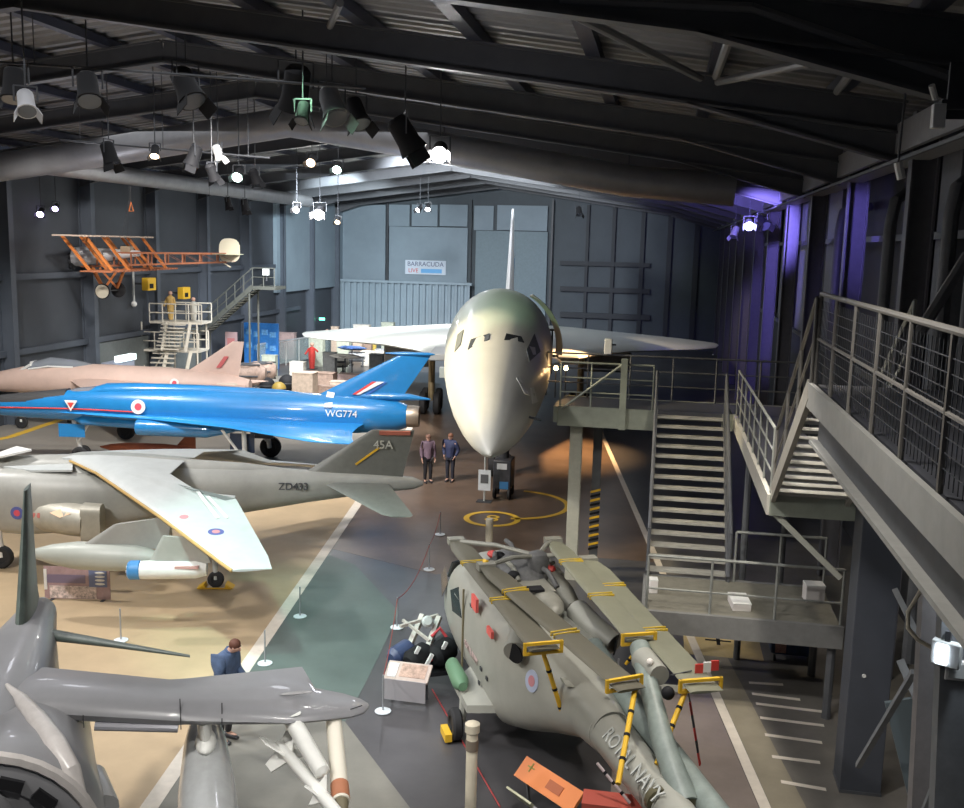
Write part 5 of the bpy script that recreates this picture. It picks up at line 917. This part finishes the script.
def figure(col):
    def f(s_, z):
        MB().tube([(0, 0, .0), (0, 0, .9), (0, 0, 1.4), (0, 0, 1.52)], [.16, .24, .22, .08], 10).tube([(-.2, 0, 1.38), (-.4, -.2, 1.0)], .07, 6).tube([(.2, 0, 1.38), (.45, -.1, 1.2)], .07, 6).build('suit', mat('suit_%s' % col[0], col[1], .6, var=.2), s_); MB().ball((0, 0, 1.66), .13).build('head', MATS['skin'], s_); MB().box((0, 0, .02), (.6, .6, .04)).build('base', DARK, s_)
    return f
ex('mannequin', 'red-suited mannequin standing in the display island', 'mannequin', 312, 369, None, figure(('red', (.55, .05, .04)))); ex('mannequin', 'yellow-vested mannequin at the back of the display island', 'mannequin', 374, 352, None, figure(('gold', (.55, .40, .08)))); ex('mannequin', 'black figure beside the red-suited mannequin', 'mannequin', 327, 352, None, figure(('ink', (.02, .02, .03))))
def engine(m, L, r_):
    def f(s_, z):
        MB().lathe([(r_ * .5, 0), (r_ * .9, .15), (r_, .4), (r_ * .8, L * .5), (r_, L * .8), (r_ * .6, L)], (-L / 2, 0, r_ + .3), (1, .25, 0)).build('engine_casing', m, s_)
        for i in range(6): a = i * pi / 3; MB().tube([(-L * .4, r_ * cos(a), r_ + .3 + r_ * sin(a)), (L * .4, r_ * cos(a) + L * .2, r_ + .3 + r_ * sin(a))], .05, 6).build('pipe', DARK, s_)
        for x in (-L * .3, L * .3): MB().bar((x, -r_, .05), (x, r_, .05), .1, .1).bar((x, 0, .05), (x, 0, .5), .1, .1).build('stand', DSTEEL, s_)
    return f
for a_ in ((245, 393, BR[0], 2.2, .7, 'brown piston engine on a stand behind the pink jet tail'), (262, 385, BR[0], 1.6, .55, 'second brown engine, behind the pale pink fin'), (336, 372, BR[2], 1.6, .4, 'white jet engine model in the display island'), (357, 366, BR[4], 1.4, .35, 'grey engine model in the middle of the display island')): ex('aero_engine', a_[5], 'engine', a_[0], a_[1], None, engine(*a_[2:5]))
def sphere(m, r_):
    def f(s_, z): MB().ball((0, 0, r_), r_).build('ball', m, s_); MB().lathe([(r_ * .6, 0), (r_ * .5, .1)]).build('base', DARK, s_); MB().lathe([(r_ * 1.01, -.03), (r_ * 1.02, 0), (r_ * 1.01, .03)], (0, 0, r_)).build('seam', DARK, s_)
    return f
for a_ in ((267, 393, BLACK, .45, 'left black spherical tank behind the blue jet'), (287, 391, BLACK, .48, 'right black spherical tank beside the tan crate'), (279, 396, mat('ochre', (.35, .24, .05)), .4, 'ochre ball between the two black spherical tanks')): ex('spherical_tank', a_[4], 'tank', a_[0], a_[1], None, sphere(a_[2], a_[3]))
def model(m):
    def f(s_, z):
        MB().body([(-1, 1.6, .02, .02), (-.5, 1.6, .15, .15), (.5, 1.6, .15, .15), (1, 1.6, .03, .03)]).build('model_fuselage', m, s_); MB().wing([((-.3, -.9, 1.6), (.2, -.9, 1.6), .03), ((-.3, .9, 1.6), (.2, .9, 1.6), .03)]).build('model_wing', m, s_); MB().tube([(0, 0, 0), (0, 0, 1.5)], .04).build('stand', DARK, s_)
    return f
ex('model_aircraft', 'blue and white model aircraft on a stand under the airliner wing', 'model aircraft', 352, 372, None, model(mat('model_blue', (.1, .2, .5), .4, var=.6, scale=3))); ex('model_aircraft', 'white model aircraft on a stand in the display island', 'model aircraft', 345, 382, None, model(WHITE))
# yellow-green aircraft tip at the left edge
p = ony(15, 400, 41); s_ = thing('painted_canoe', 'yellow and green streamlined shape at the left edge behind the blue nose', 'aircraft part', (-24.5, 41.5, 0)); MB().body([(-3, .75, .3, .3), (-1, .8, .5, .45), (.6, .7, .4, .35), (1.5, .6, .1, .1)]).build('shell', mat('lime', (.38, .42, .05), .4, var=.3, scale=.8), s_)
for x in (-2, .5): MB().box((x, 0, .2), (.2, .5, .4)).build('cradle', DARK, s_)

# ================================================================== PEOPLE
SKIN = mat('skin', (.55, .33, .25), .6)
def skin_mesh(name, verts, edges, radii, m, parent, sub=2):
    me = bpy.data.meshes.new(name); me.from_pydata(verts, edges, []); me.update(); o = bpy.data.objects.new(name, me); C.objects.link(o)
    o.modifiers.new('skin', 'SKIN'); me.skin_vertices.new() if not me.skin_vertices else None
    for i, r_ in enumerate(radii): me.skin_vertices[0].data[i].radius = (r_ if isinstance(r_, tuple) else (r_, r_)); me.skin_vertices[0].data[i].use_root = (i == 0)
    s = o.modifiers.new('sub', 'SUBSURF'); s.levels = s.render_levels = sub
    dg = bpy.context.evaluated_depsgraph_get(); ev = o.evaluated_get(dg); nm = bpy.data.meshes.new_from_object(ev); bpy.data.objects.remove(o)
    for p_ in nm.polygons: p_.use_smooth = True
    nm.materials.clear(); nm.materials.append(m); n_ = bpy.data.objects.new(name, nm); C.objects.link(n_); n_.parent = parent; return n_
def person(lab, loc, ang, jacket, trousers, hair, h=1.75, lean=0., head_down=0., arms='down', backpack=None, stride=.0):
    k = h / 1.75; r = thing('person', lab, 'person', loc, ang)
    # x forward, y left; joints
    def T(p): x, y, z = p; return (x * k, y * k, z * k)
    hp = V((0, 0, .93)); tl = lambda z: lean * max(0, z - .93)
    J = dict(pel=(0, 0, .93), wst=(tl(1.1), 0, 1.10), chs=(tl(1.30), 0, 1.30), nck=(tl(1.47) + .0, 0, 1.47), nk2=(tl(1.54) + .02 + head_down * .04, 0, 1.54), hd=(tl(1.62) + .035 + head_down * .10, 0, 1.63 - head_down * .03), tp=(tl(1.7) + .03 + head_down * .12, 0, 1.70 - head_down * .05))
    for s, n_ in ((1, 'L'), (-1, 'R')):
        st_ = stride * s
        J['hip' + n_] = (0, s * .09, .88); J['kn' + n_] = (.03 + st_ * .5, s * .10, .49); J['an' + n_] = (0 + st_, s * .10, .09); J['to' + n_] = (.15 + st_, s * .12, .04)
        J['sh' + n_] = (tl(1.43), s * .18, 1.43)
        if arms == 'down': J['el' + n_] = (-.02 + tl(1.15), s * .24, 1.14); J['wr' + n_] = (.06 + tl(.9), s * .24, .90)
        elif arms == 'pockets': J['el' + n_] = (-.06, s * .28, 1.15); J['wr' + n_] = (.08, s * .21, .95)
        else: J['el' + n_] = (.05 + tl(1.15), s * .22, 1.16); J['wr' + n_] = (.28 + tl(1.15), s * .12, 1.10)
    N = list(J); ix = {n_: i for i, n_ in enumerate(N)}
    R = dict(pel=(.14, .11), wst=(.13, .10), chs=(.155, .11), nck=.065, nk2=.055, hd=(.085, .10), tp=(.06, .07), sh=.06, el=.042, wr=.028, hip=.085, kn=.055, an=.04, to=.035)
    E_ = [('pel', 'wst'), ('wst', 'chs'), ('chs', 'nck'), ('nck', 'nk2'), ('nk2', 'hd'), ('hd', 'tp')]
    for n_ in 'LR': E_ += [('pel', 'hip' + n_), ('hip' + n_, 'kn' + n_), ('kn' + n_, 'an' + n_), ('an' + n_, 'to' + n_), ('chs', 'sh' + n_), ('sh' + n_, 'el' + n_), ('el' + n_, 'wr' + n_)]
    verts = [T(J[n_]) for n_ in N]; rad = [R.get(n_, R.get(n_[:-1])) for n_ in N]; rad = [tuple(q * k for q in (a if isinstance(a, tuple) else (a, a))) for a in rad]
    ed = [(ix[a], ix[b_]) for a, b_ in E_]
    # hands: palm + five finger chains
    for s, n_ in ((1, 'L'), (-1, 'R')):
        w_ = V(T(J['wr' + n_])); e_ = V(T(J['el' + n_])); d = (w_ - e_).normalized(); sd = V((1, 0, 0)); sd = (sd - d * sd.dot(d)).normalized(); cu = d.cross(sd) * s
        pi_ = len(verts); verts.append(tuple(w_ + d * .07)); rad.append((.032, .018)); ed.append((ix['wr' + n_], pi_))
        for f_, L in zip((-.03, -.01, .01, .03), (.065, .08, .085, .07)):
            a_ = len(verts); verts += [tuple(w_ + d * .10 + sd * f_), tuple(w_ + d * (.10 + L * .5) + sd * f_ * 1.1 + cu * .008), tuple(w_ + d * (.10 + L * .9) + sd * f_ * 1.1 + cu * .025)]; rad += [(.009, .009)] * 3; ed += [(pi_, a_), (a_, a_ + 1), (a_ + 1, a_ + 2)]
        a_ = len(verts); verts += [tuple(w_ + d * .045 + sd * .035), tuple(w_ + d * .085 + sd * .06)]; rad += [(.011, .011), (.009, .009)]; ed += [(pi_, a_), (a_, a_ + 1)]
    bd = skin_mesh('body', verts, ed, rad, SKIN, r)
    hd = V(T(J['hd'])); q = head_down
    MB().ball(hd + V((.085, 0, -.012)) * 1, (.022, .014, .02), 8, 6).build('nose', SKIN, bd)
    for s in (1, -1): MB().ball(hd + V((.0, s * .082, 0)), (.022, .012, .032), 8, 6).build('ear', SKIN, bd); MB().ball(hd + V((.078, s * .03, .02)), (.01, .013, .008), 8, 6).build('eye', BLACK, bd)
    MB().box(hd + V((.078, 0, -.052)), (.012, .04, .008)).build('mouth', mat('lips', (.4, .15, .13), .6), bd)
    MB().ball(hd + V((-.02, 0, .042)), (.102, .098, .10), 16, 10).build('hair', hair, r)
    # jacket
    ks = ['wst', 'pel', 'chs', 'nck', 'shL', 'elL', 'wrL', 'shR', 'elR', 'wrR']; vi = {n_: i for i, n_ in enumerate(ks)}; jr = dict(wst=(.19, .16), pel=(.185, .155), chs=(.215, .175), nck=(.12, .12), sh=.13, el=.075, wr=.045)
    vs_ = [T(J[n_]) for n_ in ks]; vs_[1] = T((0, 0, .86)); rr = [jr.get(n_, jr.get(n_[:-1])) for n_ in ks]; rr = [tuple(c * k for c in (a if isinstance(a, tuple) else (a, a))) for a in rr]
    skin_mesh('jacket', vs_, [(vi[a], vi[b_]) for a, b_ in (('wst', 'pel'), ('wst', 'chs'), ('chs', 'nck'), ('chs', 'shL'), ('shL', 'elL'), ('elL', 'wrL'), ('chs', 'shR'), ('shR', 'elR'), ('elR', 'wrR'))], rr, jacket, r)
    MB().tube([T((J['nck'][0], 0, 1.45)), T((J['nk2'][0] - .02, 0, 1.54))], [.10, .085], 12).build('collar', jacket, r)
    ks = ['pel', 'hipL', 'knL', 'anL', 'hipR', 'knR', 'anR']; vi = {n_: i for i, n_ in enumerate(ks)}; tr = dict(pel=(.15, .12), hip=.105, kn=.075, an=.06)
    skin_mesh('trousers', [T(J[n_]) for n_ in ks], [(0, 1), (1, 2), (2, 3), (0, 4), (4, 5), (5, 6)], [tuple([tr.get(n_, tr.get(n_[:-1]))] * 2) if not isinstance(tr.get(n_, tr.get(n_[:-1])), tuple) else tr['pel'] for n_ in ks], trousers, r)
    for s, n_ in ((1, 'L'), (-1, 'R')):
        a_ = V(T(J['an' + n_])); MB().body([(-.09, .05, .04, .05), (0, .055, .05, .055), (.12, .045, .052, .042), (.2, .035, .035, .03)]).build('shoe', mat('shoe', (.03, .03, .035), .5), r).location = (a_.x, a_.y, -.005)
    if backpack: MB().box(T((-.2, 0, 1.22)), (.16 * k, .32 * k, .46 * k)).build('backpack', backpack, r, .05)
    return r
p = onz(427.5, 482.5); person('visitor in a purple-grey jacket and black trousers, left of the pair under the airliner', (p.x, p.y, 0), radians(-60), mat('jacket_plum', (.16, .11, .15), .7, var=.2, scale=10), mat('trousers_black', (.015, .015, .02), .7), mat('hair_grey', (.20, .11, .08), .7), 1.76, arms='down')
p = onz(450, 481.5); person('visitor in a navy jacket with hands in pockets, right of the pair under the airliner', (p.x, p.y, 0), radians(-100), mat('jacket_navy', (.03, .04, .10), .7, var=.2, scale=10), mat('trousers_navy', (.02, .022, .035), .7), mat('hair_ginger', (.22, .10, .06), .7), 1.78, arms='pockets')
hz_ = onz(226, 641, 1.80); person('brown-haired man in a blue hooded jacket looking down behind the nearest wing', (hz_.x - .06, hz_.y, 0), radians(-12), mat('jacket_blue', (.07, .11, .20), .7, var=.25, scale=10), mat('trousers_dark', (.03, .03, .035), .7), mat('hair_brown', (.10, .035, .02), .7), 1.9, lean=.16, head_down=1., arms='front')
# ================================================================== STAGE LAMPS
def lens_mat(n, c, e): return mat('lens_' + n, c, .4, emit=e)
LM = {'off': mat('lens_dark', (.10, .11, .13), .2), 'white': lens_mat('white', (.95, .95, 1), 6), 'hot': lens_mat('hot', (1, .97, .93), 90), 'violet': lens_mat('violet', (.6, .5, 1), 8), 'teal': lens_mat('teal', (.7, 1, .9), 8), 'warm': lens_mat('warm', (1, .75, .5), 6), 'blue': lens_mat('blue', (.45, .5, 1), 16)}
def lamp(px_, py_, Y, size, look, kind, lab, body=BLACK):
    p = ony(px_, py_, Y); p.z = min(p.z, zr(p.x) - .9); r = thing('stage_lamp', lab, 'spotlight', p)
    d = V(look).normalized(); q = d.to_track_quat('-Z', 'Y').to_matrix(); s = size
    o = MB().lathe([(s * .22, -s * .5), (s * .30, -s * .4), (s * .32, s * .2), (s * .40, s * .5)], (0, 0, 0), d, 14).build('lamp_body', body, r)
    MB().lathe([(s * .34, s * .44), (s * .34, s * .515)], (0, 0, 0), d, 14).build('lens', LM[kind], o)
    sd = d.cross(V((0, 0, 1))).normalized(); y_ = MB().bar(sd * s * .42, sd * s * .42 + V((0, 0, s * .6)), .03, .03).bar(-sd * s * .42, -sd * s * .42 + V((0, 0, s * .6)), .03, .03).bar(sd * s * .42 + V((0, 0, s * .6)), -sd * s * .42 + V((0, 0, s * .6)), .03, .03)
    y_.tube([(0, 0, s * .6), (0, 0, zr(p.x) - p.z + .2)], .018, 6).build('yoke', DARK, r)
    for a in (sd, -sd): MB().bar(d * s * .5 + a * s * .34, d * s * .85 + a * s * .5, s * .5, .015, a).build('barn_door', body, o)
    return r
SV = mat('silver_housing', (.5, .5, .52), .35, .3)
L_ = [(14, 84, 21, .75, (.1, -.3, -1), 'off', 'black stage lamp at the upper left edge beside a silver one', BLACK), (26, 102, 20, .55, (.5, -.6, -1), 'off', 'silver-bodied stage lamp at the upper left edge', SV), (88, 88, 21.5, .75, (.4, -.5, -1), 'off', 'stage lamp with a bright slit, second cluster from the left edge', BLACK),
 (186, 86, 22, .85, (.6, -.3, -1), 'off', 'unlit black stage lamp hanging alone below the roof apex', BLACK), (296, 88, 22, .95, (-.3, .4, -1), 'off', 'large black lamp in the bunch right of the roof apex', BLACK), (303, 112, 21, .45, (0, -.5, -1), 'off', 'small dark lamp under the bunch right of the roof apex', BLACK), (332, 104, 22.5, .8, (.5, -.5, -1), 'off', 'dark square-hooded lamp left of the brightest lamp', DSTEEL), (356, 112, 23.4, .7, (.5, -.4, -1), 'off', 'dark lamp with a small warm glint left of the brightest lamp', BLACK),
 (405, 135, 24, .9, (.6, .2, -1), 'off', 'big black lamp just left of the brightest lamp', BLACK), (440, 151, 25, .6, (.15, -1, -.45), 'hot', 'brightest white lamp, glaring at the viewer near the ceiling centre', BLACK), (109, 153, 30, .7, (.3, 0, -1), 'off', 'dark lamp hanging in front of the air duct on the left', BLACK), (155, 151, 30, .4, (.2, -.6, -1), 'warm', 'small lamp with a yellow glint between two dark lamps', BLACK),
 (194, 156, 30, .65, (-.3, -.2, -1), 'off', 'black lamp left of the white-bodied lamp', BLACK), (218, 152, 31, .45, (.2, .5, -1), 'off', 'white-bodied lamp in the middle left cluster', WHITE), (212, 172, 29.6, .5, (.2, .5, -1), 'off', 'round dark lamp below the white-bodied lamp', BLACK), (239, 174, 33, .5, (.1, -1, -.6), 'teal', 'lamp with pale green bright cells in the middle left cluster', BLACK),
 (255, 176, 34, .5, (.2, .5, -1), 'off', 'small black lamp right of the green-lit one', BLACK), (312, 160, 38, .5, (.1, -1, -.6), 'warm', 'square white lit lamp above the far left corner', BLACK), (338, 167, 38.5, .5, (.1, -1, -.6), 'teal', 'blue-green lit lamp right of the square white one', BLACK), (297, 208, 52, .5, (.1, -1, -.5), 'white', 'lit lamp just left of the glaring corner lamp', BLACK), (320, 212, 53, .85, (.1, -1, -.4), 'hot', 'glaring white lamp in front of the far left corner', BLACK),
 (338, 220, 54, .4, (.1, -1, -.8), 'warm', 'small warm lamp right of the glaring corner lamp', BLACK), (41, 212, 42, .45, (.3, -.8, -.5), 'violet', 'lamp with pale violet glow near the left wall, left of a pair', BLACK), (56, 207, 44, .4, (.3, -.9, -.5), 'violet', 'lamp with violet glow near the left wall, right of a pair', BLACK), (228, 202, 49, .5, (.2, 0, -1), 'off', 'left black lamp of the pair before the far corner', BLACK), (245, 205, 50, .6, (.2, 0, -1), 'off', 'right black lamp of the pair before the far corner', BLACK),
 (420, 208, 66, .5, (-.4, -.8, -.7), 'white', 'left small lit lamp of the pair above the wall sign', BLACK), (428, 207, 66, .5, (.1, -.8, -.7), 'white', 'right small lit lamp of the pair above the wall sign', BLACK), (579, 211, 70, .6, (.2, -.5, -1), 'off', 'black lamp high in front of the dark back wall', BLACK), (762, 222, 42, .6, (.3, -.5, -.4), 'off', 'black lamp at the right end of the blue-lit lamps', BLACK), (749, 224, 41, .5, (.0, -1, -.4), 'blue', 'blue-white lit lamp at the top of the right wall', SV), (735, 232, 44, .45, (-.3, -.5, -1), 'off', 'small silver lamp left of the blue-white lit lamp', SV)]
for a in L_: lamp(*a[:7], a[7])
# lighting bars under the rafters
for i, (a, b_, Y, lab) in enumerate((((0, 62), (365, 88), 21.5, 'black lighting bar nearest to the viewer, crossing the upper left'), ((60, 140), (270, 158), 31, 'black lighting bar in front of the left air duct'))):
    p, q = ony(*a, Y), ony(*b_, Y); z_ = min(p.z, q.z) + .1; r = thing('lighting_bar', lab, 'lighting bar', p); MB().tube([(0, 0, 0), q - p], .03, 8).build('tube', DARK, r)
    for t in (.1, .5, .9): m_ = (q - p) * t; MB().tube([m_, (m_.x, m_.y, zr(p.x + m_.x) - p.z + .1)], .012, 6).build('hanger', DARK, r)
es = thing('exit_light', 'small green glowing exit light under the pale corner box-out', 'sign', ony(322, 319, 80)); MB().box((0, 0, 0), (.45, .12, .2)).build('case', mat('exit_green', (.1, .8, .4), .4, emit=4), es); MB().bar((0, 0, 0), (XL - es.location.x + .05, 0, 0), .06, .06).build('bracket', DARK, es)
es = thing('exit_light', 'small green glowing light high on the left wall above the biplane', 'sign', ony(126, 202, 52)); MB().box((0, 0, 0), (.22, .12, .2)).build('case', MATS['exit_green'], es); MB().bar((0, 0, 0), (XL - es.location.x, 0, 0), .06, .06).build('bracket', DARK, es)

# ================================================================== LIGHTS
def spot(loc, tgt, power, col=(1, 1, 1), ang=70, r=.3, blend=.6):
    l = bpy.data.lights.new('spot', 'SPOT'); l.energy = power; l.color = col; l.spot_size = radians(ang); l.spot_blend = blend; l.shadow_soft_size = r
    o = bpy.data.objects.new('spot', l); C.objects.link(o); o.location = loc; o.rotation_euler = (V(tgt) - V(loc)).to_track_quat('-Z', 'Y').to_euler(); return o
def area(loc, tgt, power, col, sx, sy):
    l = bpy.data.lights.new('area', 'AREA'); l.energy = power; l.color = col; l.shape = 'RECTANGLE'; l.size = sx; l.size_y = sy
    o = bpy.data.objects.new('area', l); C.objects.link(o); o.location = loc; o.rotation_euler = (V(tgt) - V(loc)).to_track_quat('-Z', 'Y').to_euler(); return o
W = (1, .97, .93); WM = (1, .86, .66); CO = (.86, .93, 1)
spot((-15, 10, 12.3), (-12, 20, 0), 3200, W, 95, .5)
spot((-20, 20, 12.0), (-13, 22, 0), 2600, W, 90, .4)
spot((-7, 13, 12.0), (-6.8, 18.5, 0), 1100, CO, 55, .4)
spot((-9, 5, 12.0), (-5, 11, 1.5), 1500, W, 80, .3)
spot((-12, 26, 12.8), (-15, 35, 1.5), 3900, W, 85, .4)
spot((-22, 28, 12.2), (-22, 37, 1.5), 3500, W, 80, .4)
spot((-13, 42, 12.8), (-17, 52, 0), 6500, W, 95, .6)
spot((-20, 50, 12.2), (-20, 62, 0), 6000, CO, 90, .6)
spot((-15, 23, 10.8), (-4.2, 24.5, 5.0), 6000, (1, .83, .52), 30, .2)           # nose cone, from the left
spot((-8, 20, 12.2), (-5, 27.5, 6.5), 900, (.5, 1, .6), 26, .3)             # green wash
spot((-9.5, 15, 12.2), (-7.0, 20.3, 0), 1800, (.5, 1, .85), 40, .4)
spot((-1.5, 4.5, 10.6), (-5, 10.5, 2.2), 900, (1, .97, .92), 50, .15)
spot((-12, 3.5, 11.5), (-8.3, 9.5, 2.3), 500, W, 50, .15)
spot((-1, 11, 10.8), (-1.2, 15.5, 1.5), 850, W, 80, .3)
spot((1.2, 16.0, 10.2), (1.3, 13.5, 0), 900, (1, .92, .82), 70, .3)
spot((1.4, 14.8, 10.3), (1.0, 20, 3.3), 900, (1, .93, .8), 60, .3)
spot((3.4, 22.0, 10.6), (1.4, 20, 3), 260, (1, .85, .65), 60, .2)
spot((-14, 55, 12.8), (-17, YB, 6.5), 9000, CO, 70, .5)
spot((-20, 62, 12.0), (XL, 83, 8.5), 5200, (.8, .93, 1), 60, .4)
spot((-9, 60, 12.2), (-9, YB, 7), 2000, CO, 50, .5)
spot((-14, 58, 12.6), (-14, 66, 1), 9000, W, 80, .5)
spot((-19, 48, 11.8), (-20, 60, 1.5), 4500, W, 60, .4)
spot((-22, 36, 12), (-26, 46, 7), 2200, (1, .95, .9), 50, .3)
spot((-2.0, 44, 8.5), (-3.9, 41.0, 0), 8000, (1, .60, .28), 50, .25, 1.0)
spot((.8, 6.5, 6.6), (-4.2, 11.2, 2.1), 420, (1, .98, .95), 38, .15)
spot((-10, 28, 11.5), (-7, 38, 0), 1500, (1, .85, .72), 70, .5)
spot((3.0, 37, 9.9), (5.0, 48, 8.0), 2600, (.28, .22, 1), 60, .2)
spot((3.2, 25.5, 9.6), (5.6, 28, 8.6), 260, (.28, .22, 1), 70, .2)
spot((3.4, 41.5, 9.9), (1.5, 44, 12.0), 130, (.25, .25, 1), 110, .2)
spot((-2, 52, 10.0), (2.5, 60, 2.5), 900, (1, .8, .55), 50, .2)
spot((3.1, 9.4, 5.9), (3.6, 13, 2.0), 60, CO, 120, .1)
spot((0.2, 8.6, 10.2), (2.4, 9, 6), 350, (1, .95, .88), 100, .4)
area((-14, 28, 12.2), (-14, 28, 0), 650, (.95, .97, 1), 12, 40)              # broad weak fill light added under the roof, aimed down
area((-11, 66, 12.6), (-11, 66, 0), 1100, (.85, .93, 1), 24, 30)
wd = bpy.data.worlds.new('hall_air'); bpy.context.scene.world = wd; wd.use_nodes = True
wd.node_tree.nodes['Background'].inputs['Color'].default_value = (.6, .7, 1, 1); wd.node_tree.nodes['Background'].inputs['Strength'].default_value = .02
# a little uplight on the roof from the lamps' spill
for x, y, e in ((-14, 24, 70), (-4, 17, 45), (-20, 32, 60), (-9, 34, 60), (-12, 60, 150)):
    l = bpy.data.lights.new('spill', 'POINT'); l.energy = e; l.color = (.9, .9, 1); l.shadow_soft_size = .4; o = bpy.data.objects.new('spill', l); C.objects.link(o); o.location = (x, y, 9.6)

# ================================================================== CAMERA
cd = bpy.data.cameras.new('camera'); cam = bpy.data.objects.new('camera', cd); C.objects.link(cam)
cd.sensor_fit = 'HORIZONTAL'; cd.sensor_width = 36; cd.lens = 36 * F / 964; cd.clip_start = .05; cd.clip_end = 300
M = Matrix((_r, _u, -_fw)).transposed().to_4x4(); M.translation = CAM; cam.matrix_world = M
sc = bpy.context.scene; sc.camera = cam
sc.view_settings.view_transform = 'Standard'; sc.view_settings.look = 'None'; sc.view_settings.exposure = .82; sc.view_settings.gamma = 1
